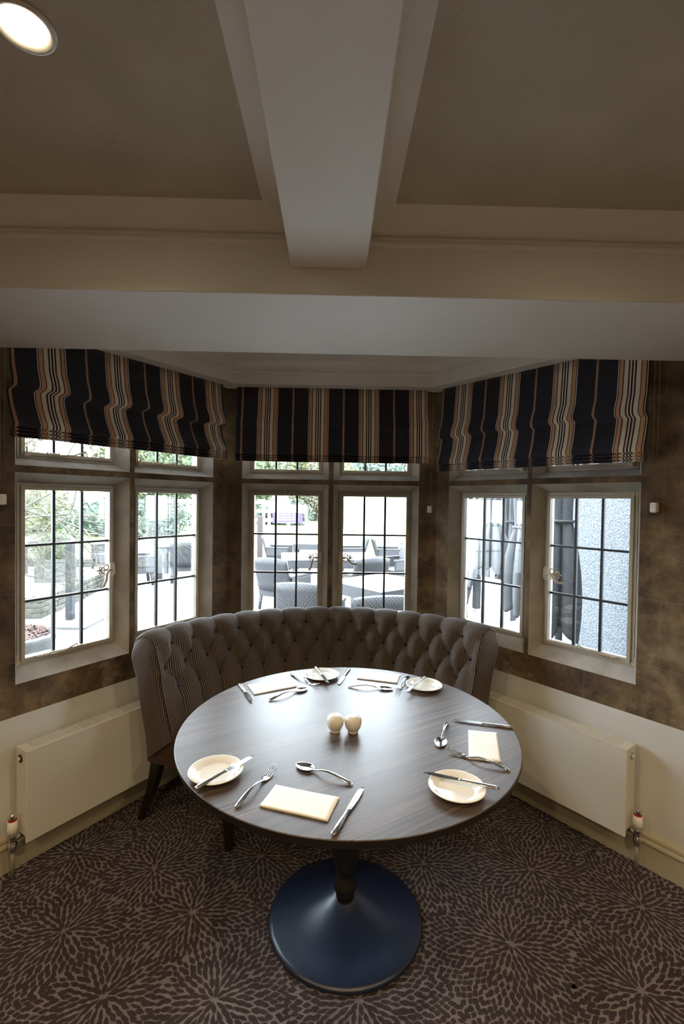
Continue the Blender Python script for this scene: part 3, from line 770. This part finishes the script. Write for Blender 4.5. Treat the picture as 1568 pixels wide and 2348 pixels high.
def handle_sections():
    return [(0, .001, .003, .0008), (.004, .0058, .0035, .0022), (.016, .0082, .005, .0032), (.035, .0078, .009, .0030), (.060, .0055, .0135, .0026), (.085, .0040, .0150, .0024), (.105, .0033, .0125, .0022), (.122, .0034, .0075, .0020), (.132, .0050, .0050, .0016)]
FK = SPN = None
def fork(a, b, label):
    global FK
    if FK is None:
        r = empty('table_fork'); hb = flatpiece(handle_sections()+[(.138, .0085, .0035, .0014), (.144, .0115, .0025, .0011), (.152, .0125, .0020, .0010), (.158, .0125, .0020, .0009), (.159, .012, .002, .0003)])
        hb.build('handle', M['steel'], r); mb = MB()
        for k in range(4):
            y = -.0103+.00687*k; mb.tube([(.157, y, .0020), (.170, y*.98, .0035), (.185, y*.93, .0075), (.198, y*.88, .0135), (.203, y*.86, .0165)], [.0018, .0015, .0013, .0010, .0005], 6)
        mb.build('tines', M['steel'], r); FK = r; o = r
    else: o = copy_tree(FK)
    place(o, a, b); return tag(o, label, 'fork', 'steel table forks')
fork((-.188, 2.222), (-.078, 2.098), 'fork between the far left napkin and the far side plate')
fork((.364, 2.205), (.303, 2.065), 'fork beside the far right side plate, mostly seen end-on')
fork((.552, 1.424), (.379, 1.543), 'fork on the right between the square-looking napkin and the side plate')
fork((-.247, 1.245), (-.160, 1.440), 'fork at the near left, between the side plate and the near napkin')
def spoon(a, b, label):
    global SPN
    if SPN is None:
        r = empty('dessert_spoon'); flatpiece(handle_sections()+[(.140, .0048, .0050, .0014), (.145, .002, .0052, .0008)]).build('handle', M['steel'], r)
        mb = MB(); P = []
        for i in range(17):
            t = i/16; x = .136+.064*t; w = .0215*math.sin(math.pi*min(1, (t*.97+.015))**.85)**.62
            row = []
            for j in range(13):
                s = -1+j/6; row.append((x, w*s, .0070+.0012*math.cos(t*3)-.0062*(1-s*s)*math.sin(math.pi*min(1, t+.02))**.6))
            P.append(row)
        mb.grid(P); mb.build('bowl', M['steel'], r, solid=.0012, sub=1); SPN = r; o = r
    else: o = copy_tree(SPN)
    place(o, a, b); return tag(o, label, 'spoon', 'steel dessert spoons')
spoon((-.251, 1.922), (-.100, 2.055), 'spoon in front of the far left napkin')
spoon((.075, 2.074), (.262, 2.050), 'spoon in front of the far right napkin')
spoon((.436, 1.745), (.366, 1.565), 'spoon on the right seen end-on, left of the square-looking napkin')
spoon((.068, 1.350), (-.117, 1.463), 'spoon between the salt and pepper pots and the near napkin')
def napkin(pts, label):
    mb = MB(); c = V(sum(p[0] for p in pts)/4, sum(p[1] for p in pts)/4, 0); n = 14
    for lay, (z, sh) in enumerate(((.0012, 0), (.0028, .0012))):
        P = []
        for i in range(n+1):
            row = []
            for j in range(n+1):
                u, v = i/n, j/n; p = (V(*pts[0], 0)*(1-u)+V(*pts[1], 0)*u)*(1-v)+(V(*pts[3], 0)*(1-u)+V(*pts[2], 0)*u)*v-c
                row.append((p.x*(1-sh), p.y*(1-sh), z+.0006*math.sin(u*7+lay)*math.sin(v*5+1)+(.0010*(v) if lay else 0)))
            P.append(row)
        mb.grid(P)
    o = mb.build('paper_napkin', M['napkin'], loc=(c.x, c.y, TT), solid=.0012); return tag(o, label, 'napkin', 'folded cream paper napkins')
napkin([(-.365, 2.083), (-.191, 2.163), (-.148, 2.072), (-.318, 1.982)], 'folded cream napkin at the far left of the table')
napkin([(.146, 2.275), (.329, 2.225), (.299, 2.117), (.120, 2.172)], 'folded cream napkin at the far right of the table')
napkin([(.495, 1.680), (.592, 1.662), (.540, 1.472), (.443, 1.492)], 'folded cream napkin on the right side, standing upright to the viewer')
napkin([(-.153, 1.347), (.028, 1.290), (-.003, 1.194), (-.185, 1.254)], 'largest-looking folded cream napkin at the near edge of the table')
def pot(x, y, holes, label):
    r = empty('condiment_pot', (x, y, TT)); mb = MB()
    mb.lathe([(0, .001), (.015, .0005), (.0185, .001), (.0190, .004), (.0180, .007), (.0230, .013), (.0280, .023), (.0306, .034), (.0308, .043), (.0285, .051), (.0235, .0570), (.0170, .0600), (.0090, .0610), (0, .0605)], n=48)
    b = mb.build('pot_body', M['potchina'], r)
    for hx, hy in holes:
        mb = MB(); d = V(hx, hy, 1.1).normalized(); c = V(0, 0, .034)+V(d.x*.0300, d.y*.0300, d.z*.0262); mb.tube([c-d*.001, c+d*.0006], .0016, 8); mb.build('shaker_hole', M['hole'], r)
    return tag(r, label, 'condiment pot', 'salt and pepper pots')
pot(.018, 1.672, [(-.75, -1.0)], 'left-hand rounded cream condiment pot at the centre of the table, with one hole showing')
pot(.081, 1.667, [(-.9, -1.0), (-.55, -.75), (-1.05, -.7)], 'right-hand rounded cream condiment pot at the centre of the table, with several small holes')

# ------------------------------------------------------------------ recessed lamps
for i, (x, y) in enumerate(LAMPS):
    r = empty('downlight', (x, y, ZC))
    mb = MB(); mb.lathe([(.052, .0), (.052, -.004), (.047, -.006), (.036, -.003), (.034, .012)], n=40); mb.build('bezel', M['lampring'], r)
    mb = MB(); mb.lathe([(0, -.0022), (.0335, -.0022)], n=32); mb.build('lens', M['bulb'], r)
    l = bpy.data.lights.new('downlight_lamp', 'SPOT'); l.energy = LAMP_W*(.85 if i < 2 else 1.6); l.color = (1, .76, .46); l.spot_size = math.radians(146); l.spot_blend = .55; l.shadow_soft_size = .03
    lo = bpy.data.objects.new('lamp', l); COL.objects.link(lo); lo.parent = r; lo.location = (0, 0, -.012)
    tag(r, 'lit round recessed downlight in the ceiling left of the beam' if i == 0 else 'round recessed downlight in the ceiling outside the photograph', 'ceiling light', 'recessed ceiling downlights' if i else None)

# ------------------------------------------------------------------ outdoors
g = -.15
mb = MB(); mb.quad((-40, -20, g), (40, -20, g), (40, 13.0, g), (-40, 13.0, g)); struct(mb.build('ground_patio', M['paving']))
# lawn rising away from the patio
prf = [(12.1, -.02), (13, .10), (16, .50), (22, 1.0), (32, 1.55), (45, 2.0), (70, 2.4)]
mb = MB(); nx = 24
P = [[(-45+90*i/nx, y+.6*math.sin(i*.7)*(y > 13), z+.12*math.sin(i*.5+y*.2)*(y > 15)) for y, z in prf] for i in range(nx+1)]; mb.grid(P); o = mb.build('ground_lawn', M['lawn']); struct(o)
def drystone(pts, h, w, label):
    mb = MB(); rr = random.Random(3); c = V(*pts[0], g)
    for (x0, y0), (x1, y1) in zip(pts, pts[1:]):
        L_ = math.hypot(x1-x0, y1-y0); d = ((x1-x0)/L_, (y1-y0)/L_); n = (-d[1], d[0]); rows = max(2, int(h/.07))
        for r in range(rows):
            t = 0
            while t < L_:
                l = rr.uniform(.14, .32); z0 = h*r/rows; z1 = h*(r+1)/rows-.006; e = rr.uniform(-.015, .015)
                t1 = min(L_, t+l); mb.box((t+.004, -w/2+e, z0), (t1-.004, w/2+e, z1), lambda x, y, z: (x0+d[0]*x+n[0]*y-c.x, y0+d[1]*x+n[1]*y-c.y, z)); t += l
    o = mb.build('stone_wall', M['drystone'], loc=c, bevel=.012); return tag(o, label, 'low wall')
drystone([(-9, 12.05), (-.9, 11.98)], .20, .3, 'low drystone edging in front of the lawn, left of the middle window')
drystone([(.9, 12.05), (9, 12.1)], .20, .3, 'low drystone edging in front of the lawn, seen through the right half of the middle window')
drystone([(-4.25, 6.75), (-4.36, 8.2)], .30, .3, 'low drystone bed wall right behind the dark metal post')
drystone([(-4.38, 8.28), (-4.75, 10.4)], .30, .3, 'low drystone bed wall running on towards the stone trough')

def rattan_table(x, y, rz, w, d, label, top='whiteglass'):
    r = empty('rattan_table', (x, y, g), rz)
    mb = MB(); mb.box((-w/2+.03, -d/2+.03, .715), (w/2-.03, d/2-.03, .735)); mb.build('table_top', M[top], r, bevel=.004)
    mb = MB()
    for a in ((-w/2, w/2, -d/2, -d/2+.05), (-w/2, w/2, d/2-.05, d/2), (-w/2, -w/2+.05, -d/2+.05, d/2-.05), (w/2-.05, w/2, -d/2+.05, d/2-.05)): mb.box((a[0], a[2], .60), (a[1], a[3], .73))
    mb.build('apron', M['rattan'], r)
    for sx in (-1, 1):
        for sy in (-1, 1):
            mb = MB(); cx, cy = sx*(w/2-.05), sy*(d/2-.05); mb.box((cx-.045, cy-.045, .05), (cx+.045, cy+.045, .60)); l = mb.build('leg', M['rattan'], r)
            mb = MB(); mb.box((cx-.035, cy-.035, .0), (cx+.035, cy+.035, .05)); mb.build('foot', M['alu'], l)
    return tag(r, label, 'table', 'rattan tables on the terrace')
CH = None
def rattan_chair(x, y, rz, label):
    global CH
    if CH is None:
        r = empty('rattan_armchair'); w = .29
        mb = MB(); mb.box((-w, -.28, .30), (w, .24, .44)); mb.build('seat', M['rattan'], r, bevel=.012)
        mb = MB(); n = 12; P = []
        for i in range(n+1):
            t = i/n; xx = -w+2*w*t; bow = .05*(1-(2*t-1)**2)
            P.append([(xx, .22+bow+(zz-.42)*.28, zz+(.03*(1-(2*t-1)**2) if zz > .8 else 0)) for zz in (.40, .50, .60, .70, .80, .86)])
        mb.grid(P); mb.build('backrest', M['rattan'], r, solid=.045)
        for sx in (-1, 1):
            mb = MB(); mb.box((sx*w-.03, -.28, .60), (sx*w+.03, .28, .64)); mb.box((sx*w-.025, -.26, .43), (sx*w+.025, .24, .60)); mb.build('armrest', M['rattan'], r, bevel=.01)
        for sx in (-1, 1):
            for sy in (-1, 1):
                mb = MB(); mb.tube([(sx*(w-.03), sy*.22, .32), (sx*(w-.02), sy*.25, .06)], [.035, .028], 4); l = mb.build('leg', M['rattan'], r)
                mb = MB(); mb.tube([(sx*(w-.02), sy*.25, .07), (sx*(w-.02), sy*.252, .0)], [.025, .022], 8); mb.build('foot', M['alu'], l)
        CH = r; o = r
    else: o = copy_tree(CH)
    o.location = (x, y, g); o.rotation_euler.z = rz; return tag(o, label, 'armchair', 'rattan armchairs on the terrace')
R = math.radians
# chair faces -y locally (back at +y)
rattan_table(-.38, 11.3, 0, 1.05, .9, 'far rattan table near the lawn, seen through the middle window')
rattan_chair(-1.26, 11.3, R(85), 'rattan armchair at the left end of the far table by the lawn')
rattan_chair(.46, 11.3, R(-85), 'rattan armchair at the right end of the far table by the lawn')
rattan_table(2.3, 11.2, R(6), 1.2, .9, 'far right rattan table near the lawn')
rattan_chair(1.31, 11.2, R(88), 'rattan armchair left of the far right table')
rattan_table(-.05, 8.55, R(8), 1.7, 1.2, 'middle-distance rattan table with a pale top, behind the window handles')
rattan_chair(-.72, 7.15, R(150), 'rattan armchair seen from behind at the near left of the middle-distance table')
rattan_chair(.45, 7.35, R(205), 'rattan armchair seen from behind at the near right of the middle-distance table')
rattan_chair(1.25, 9.2, R(-60), 'rattan armchair at the far right corner of the middle-distance table')
rattan_table(.62, 5.85, R(38), 1.0, 1.0, 'nearest rattan table with a bright top, just outside the middle window')
rattan_chair(-.22, 5.15, R(165), 'nearest rattan armchair, left of the nearest terrace table')
rattan_chair(.42, 4.55, R(190), 'rattan armchair close to the middle mullion')
rattan_chair(1.45, 6.35, R(-70), 'rattan armchair at the right of the nearest terrace table')
rattan_chair(1.75, 7.6, R(160), 'rattan armchair left of the closed parasols')
rattan_table(2.95, 7.3, R(20), 1.2, .9, 'rattan table behind the closed parasols')
rattan_chair(-3.75, 9.2, R(120), 'rattan armchair nearest the left-hand window corner')
rattan_table(-3.1, 10.4, R(10), 1.2, .9, 'rattan table behind the armchair outside the left-hand bay window')
rattan_chair(-2.9, 9.6, R(190), 'rattan armchair in front of the table outside the left window')
rattan_table(-7.4, 10.8, R(5), 1.5, 1.0, 'rattan table far out behind the stone trough')
rattan_chair(-7.1, 9.5, R(60), 'rattan armchair behind the bare branches at the far left')
rattan_chair(-5.2, 11.2, R(-30), 'rattan armchair behind the stone trough')
# stone trough with shrub
def leaves(mb, c, rad, n, size, rr):
    for _ in range(n):
        th = rr.uniform(0, 6.283); ph = math.acos(rr.uniform(-1, 1)); k = rr.uniform(.55, 1.0)
        lump = 1+.18*math.sin(th*3+ph*2)+.12*math.sin(th*7+ph*5)
        p = V(c[0]+rad[0]*k*lump*math.sin(ph)*math.cos(th), c[1]+rad[1]*k*lump*math.sin(ph)*math.sin(th), c[2]+rad[2]*k*lump*math.cos(ph))
        a = V(rr.gauss(0, 1), rr.gauss(0, 1), rr.gauss(0, 1)).normalized(); b = a.orthogonal().normalized(); s = size*rr.uniform(.6, 1.3)
        i = [mb.vert(p+a*s), mb.vert(p+b*s*.45), mb.vert(p-a*s), mb.vert(p-b*s*.45)]; mb.face(i)
def core(mb, c, rad, n=18):
    P = []
    for i in range(n+1):
        ph = math.pi*i/n; row = []
        for j in range(2*n+1):
            th = math.pi*j/n; k = .72*(1+.18*math.sin(th*3+ph*2)+.12*math.sin(th*7+ph*5)) if 0 < j < 2*n else .72*(1+.18*math.sin(ph*2)+.12*math.sin(ph*5))
            row.append((c[0]+rad[0]*k*math.sin(ph)*math.cos(th), c[1]+rad[1]*k*math.sin(ph)*math.sin(th), c[2]+rad[2]*k*math.cos(ph)))
        P.append(row)
    mb.grid(P)
def bush(name, x, y, z, rad, n, size, m, label, cat='bush', seed=1, trunk=False, group=None):
    r = empty(name, (x, y, z)); rr = random.Random(seed); mb = MB(); zc = rad[2]*.85 + (trunk or 0)
    core(mb, (0, 0, zc), rad); leaves(mb, (0, 0, zc), rad, n, size, rr); mb.build('foliage', M[m], r)
    mb = MB(); mb.tube([(0, 0, -.1), (.02, 0, zc)], [max(.03, rad[0]*.12), rad[0]*.06], 8); mb.build('trunk', M['bark'], r)
    return tag(r, label, cat, group)
r = empty('stone_trough', (-5.7, 9.9, g), R(12)); w, d, h = .32, .24, .46
mb = MB(); mb.box((-w, -d, 0), (w, -d+.06, h)); mb.box((-w, d-.06, 0), (w, d, h)); mb.box((-w, -d+.06, 0), (-w+.06, d-.06, h)); mb.box((w-.06, -d+.06, 0), (w, d-.06, h)); mb.box((-w-.02, -d-.02, h-.06), (w+.02, -d+.04, h)); mb.box((-w+.05, -d+.05, .05), (w-.05, d-.05, h-.05))
mb.build('trough_body', M['trough'], r, bevel=.012)
mb = MB(); P = [V(.20*math.cos(a)*(1+.25*math.cos(3*a)), -d-.008, .20+.10*math.sin(a)*(1+.25*math.cos(3*a))) for a in [i*.2618 for i in range(25)]]; mb.tube(P, .010, 6); mb.build('carved_relief', M['trough'], r)
tag(r, 'pale square stone planter trough with a carved side, outside the left window', 'planter')
bush('box_shrub', -5.7, 9.9, g+.40, (.36, .30, .30), 1800, .035, 'leaf', 'small green shrub growing in the stone trough', 'shrub', 5)
# round tub with dead leaves
r = empty('round_planter', (-3.12, 4.75, g)); mb = MB(); mb.lathe([(0, .02), (.20, 0), (.27, .03), (.34, .30), (.36, .34), (.33, .36), (.31, .33), (0, .33)], n=36); mb.build('tub', M['trough'], r)
mb = MB(); rr = random.Random(2)
for _ in range(500):
    a = rr.uniform(0, 6.28); q = .30*math.sqrt(rr.random()); p = V(q*math.cos(a), q*math.sin(a), .34+rr.uniform(0, .03)); v = V(rr.gauss(0, 1), rr.gauss(0, 1), rr.gauss(0, .4)).normalized(); u = v.orthogonal().normalized(); i = [mb.vert(p+v*.022), mb.vert(p+u*.012), mb.vert(p-v*.022), mb.vert(p-u*.012)]; mb.face(i)
o = mb.build('fallen_leaves', M['redleaf'], r); o['kind'] = 'stuff'
tag(r, 'round stone tub full of reddish dead leaves below the left window', 'planter')
# short metal post on a base plate
r = empty('metal_post', (-3.62, 6.63, g)); mb = MB(); mb.box((-.42, -.42, 0), (.42, .42, .03)); mb.build('base_plate', M['trough'], r, bevel=.005)
mb = MB(); mb.box((-.045, -.045, .03), (.045, .045, 1.12)); mb.build('pole', M['poledark'], r, bevel=.005); tag(r, 'dark square metal post on a flat base plate outside the left window', 'post')
# closed parasols on the right
def closed_parasol(x, y, zbot, zw, rmax, rw, ztop, m, label, seed, pole='polewhite', folds=7):
    rr = random.Random(seed); r = empty('closed_parasol', (x, y, g)); mb = MB(); nn = 84; P = []
    ph = rr.uniform(0, 6.28); zz = [0, .04, .12, .22, .34, .46, .58, .7, .82, .92, 1.0]
    for j in range(nn+1):
        a = 2*math.pi*j/nn; row = []
        f = abs(math.sin(folds*a/2+ph)); hem = .13*(1-f)+.05*math.sin(2*a+ph)
        for t in zz:
            z0 = zbot-g+hem*(zw-zbot)*.8; z = z0+(zw-g-z0)*t
            R_ = rw+(rmax-rw)*math.sin(math.pi*min(1, (1-t)*.72+.02))**1.0*(1 if t < 1 else 0)
            R_ *= (.45+.55*f) if t < .95 else (.8+.2*f); row.append((R_*math.cos(a), R_*math.sin(a), z))
        for t in (.1, .35, .7, 1.0):
            z = (zw-g)+(ztop-zw)*t; R_ = (rw+(rmax*.55-rw)*math.sin(math.pi*t*.8))*(.6+.4*f)*(1-.75*max(0, t-.7)/.3); row.append((R_*math.cos(a), R_*math.sin(a), z))
        P.append(row)
    mb.grid(P); mb.build('canopy', M[m], r, solid=.004)
    mb = MB(); mb.tube([(0, 0, .03), (0, 0, ztop-g+.06)], .028, 12); mb.build('pole', M[pole], r)
    mb = MB(); mb.tube([((rw+.01)*math.cos(a*.3), (rw+.01)*math.sin(a*.3), zw-g+.006) for a in range(22)], .012, 6); mb.build('tie_strap', M[m], r)
    mb = MB(); mb.box((-.14, -.14, 0), (.14, .14, .03)); mb.build('base_plate', M['alu'], r); tag(r, label, 'parasol', 'closed grey parasols on the terrace')
closed_parasol(2.02, 5.95, .72, 1.33, .22, .075, 2.75, 'canopy', 'closed pale grey parasol furthest left, on a white pole', 1)
closed_parasol(2.38, 6.35, .55, 1.32, .24, .085, 2.75, 'canopy', 'closed pale grey parasol in the middle of the group', 4)
closed_parasol(2.12, 5.30, .35, 1.30, .22, .08, 2.7, 'canopy', 'closed pale grey parasol right behind the stone mullion', 9)
closed_parasol(1.80, 3.72, .50, 1.43, .17, .085, 2.5, 'canopydark', 'closed charcoal parasol against the white roughcast wall', 6, 'poledark', 5)
# roughcast building
mb = MB(); p0 = V(2.32, 4.55, 0); p1 = V(2.62, 3.0, 0); p2 = V(5.5, 3.0, 0); p3 = V(5.5, 4.9, 0)
mb.quad((p0.x, p0.y, g), (p1.x, p1.y, g), (p1.x, p1.y, 5), (p0.x, p0.y, 5)); mb.quad((p3.x, p3.y, g), (p0.x, p0.y, g), (p0.x, p0.y, 5), (p3.x, p3.y, 5)); mb.quad((p1.x, p1.y, g), (p2.x, p2.y, g), (p2.x, p2.y, 5), (p1.x, p1.y, 5)); mb.quad((p2.x, p2.y, g), (p3.x, p3.y, g), (p3.x, p3.y, 5), (p2.x, p2.y, 5)); mb.quad((p0.x, p0.y, 5), (p1.x, p1.y, 5), (p2.x, p2.y, 5), (p3.x, p3.y, 5))
o = mb.build('outbuilding', M['roughcast']); tag(o, 'white roughcast rendered building wall outside the right-hand window', 'building')
# sign
r = empty('direction_sign', (-1.52, 16.0, .38)); SX = .62
for sx in (-1, 1): mb = MB(); mb.box((sx*SX-.045, -.04, -.1), (sx*SX+.045, .04, 1.05)); mb.build('post', M['whitewood'], r)
mb = MB(); mb.box((-.575, -.02, .78), (.575, .02, 1.05)); mb.build('header_board', M['whitewood'], r)
mb = MB(); mb.box((-.50, -.03, .42), (.50, 0, .78)); pn = mb.build('sign_panel', M['purple'], r)
def text(s, x, z, size, parent, m, name='lettering'):
    cu = bpy.data.curves.new(name, 'FONT'); cu.body = s; cu.size = size; cu.extrude = .002; cu.align_x = 'LEFT'
    o = bpy.data.objects.new(name, cu); dg = bpy.context.evaluated_depsgraph_get(); COL.objects.link(o); bpy.context.view_layer.update()
    me = bpy.data.meshes.new_from_object(o.evaluated_get(bpy.context.evaluated_depsgraph_get())); bpy.data.objects.remove(o)
    o = bpy.data.objects.new(name, me); COL.objects.link(o); me.materials.clear(); me.materials.append(m); o.parent = parent; o.location = (x, -.034, z); o.rotation_euler = (math.pi/2, 0, 0); return o
for i, s in enumerate(('ROOMS 127 - 134', 'ROOMS 200 - 208', "RESIDENTS' PARK")): text(s, -.24, .69-.085*i, .066, pn, M['whitewood'])
mb = MB()
for i in range(3): mb.box((-.34, -.033, .685-.085*i), (-.28, -.030, .745-.085*i))
mb.box((-.33, -.033, .44), (.34, -.030, .455)); mb.build('sign_marks', M['whitewood'], pn)
tag(r, 'white-framed purple direction sign standing on the lawn', 'sign')
o = MB(); o.box((-.07, -.07, 0), (.07, .07, 1.25)); o = o.build('wooden_post', M['brownpost'], loc=(-1.93, 12.7, -.1), bevel=.01); tag(o, 'reddish brown post left of the purple sign', 'post')
r = empty('rail_fence', (-3.9, 17.2, .5)); 
for k in range(6): mb = MB(); mb.box((-2.2+k*.9-.05, -.05, -.1), (-2.2+k*.9+.05, .05, 1.1)); mb.build('fence_post', M['whitewood'], r)
for z in (.30, .62, .94): mb = MB(); mb.box((-2.25, -.07, z), (2.35, -.052, z+.12)); mb.build('rail', M['whitewood'], r)
tag(r, 'white post and rail fence behind the brown post', 'fence')
# hedges, trees
bush('hedge', -1.9, 18.3, .55, (1.1, .6, .55), 3500, .07, 'leafb', 'dark clipped hedge behind the purple sign', 'hedge', 11)
bush('conifer', -.60, 20.0, .5, (.6, .6, 1.7), 6000, .09, 'conifer', 'pale olive conifer right of the purple sign', 'tree', 12)
bush('tree', -4.8, 24, .9, (2.6, 2, 2.6), 6000, .16, 'leaf', 'leafy tree behind the white rail fence', 'tree', 13, .4)
bush('tree', -1.0, 29.5, 1.0, (2.2, 2, 2.3), 5000, .16, 'leafy', 'yellow-green tree far behind the purple sign', 'tree', 14, .5)
bush('hedge', 2.5, 52, 2.0, (9, 2, 2.2), 5000, .4, 'leafb', 'dark hedge along the top of the lawn', 'hedge', 15)
bush('hedge', 19, 48, 2.0, (9, 2, 2.4), 5000, .4, 'leafb', 'dark hedge at the far right of the lawn', 'hedge', 16)
bush('bush', -.1, 24.6, 1.05, (.35, .3, .35), 500, .06, 'leafy', 'small yellow shrub on the bright lawn', 'bush', 17)
bush('hedge', -6.4, 15.2, .25, (1.9, .9, .75), 6000, .07, 'leafb', 'clipped blue-green hedge outside the left window', 'hedge', 18)
bush('tree', -6.7, 20.4, .7, (1.3, 1.2, 1.5), 6000, .09, 'leaf', 'evergreen tree rising above the clipped hedge', 'tree', 19, .9)
bush('bush', -9.7, 15.6, .3, (1.2, .9, .9), 4000, .08, 'leafy', 'yellow-green bush left of the clipped hedge', 'bush', 20)
bush('bush', -13.2, 15.2, .3, (1.8, 1.2, 1.2), 5000, .09, 'leafb', 'blue-green bush behind the bare branches', 'bush', 21)
bush('tree', -17, 21, .8, (4, 3, 3.2), 6000, .2, 'conifer', 'tall pale olive tree behind the bare branches', 'tree', 22, .6)
bush('tree', -10.2, 26.5, .9, (2.6, 2.2, 2.6), 6000, .16, 'leafy', 'loose yellow-green tree left of the evergreen', 'tree', 23, .8)
# bare tree leaning over the left window
def bare_tree():
    rr = random.Random(21); r = empty('bare_tree', (-5.6, 4.9, g)); mb = MB()
    mb.tube([(0, 0, 0), (.05, .03, .5), (.16, .1, 1.0), (.34, .22, 1.35)], [.10, .085, .07, .055], 10); mb.build('trunk', M['bark'], r)
    tw = MB()
    def br(p, d, l, rad, dep):
        n = 5; pts = [p]; q = p; dd = d
        for i in range(n):
            dd = (dd+V(rr.gauss(0, .16), rr.gauss(0, .16), rr.gauss(0, .12)-.05)).normalized(); q = q+dd*l/n; pts.append(q)
            if dep < 5 and (i > 0):
                for _ in range(1 if dep < 2 else (1 if rr.random() < .8 else 2)):
                    a = (dd+V(rr.gauss(0, .75), rr.gauss(0, .75), rr.gauss(0, .6))).normalized(); br(q, a, l*rr.uniform(.42, .68), rad*.52, dep+1)
        tw.tube(pts, [rad*(1-.14*i) for i in range(n+1)], 5 if rad > .006 else 3, cap=False)
    for d, l, ra in (((1, .45, .10), 2.1, .040), ((.9, .75, .28), 1.9, .032), ((.75, .1, -.12), 1.4, .024), ((.8, 1.2, .5), 1.7, .026), ((1, .2, .45), 1.8, .024), ((.9, .5, -.30), 1.5, .02), ((.7, .3, .9), 1.5, .022)): br(V(.34, .22, 1.35), V(*d).normalized(), l, ra, 0)
    tw.build('branches', M['bark'], r); tag(r, 'bare twiggy tree spreading its branches across the left window', 'tree')
bare_tree()
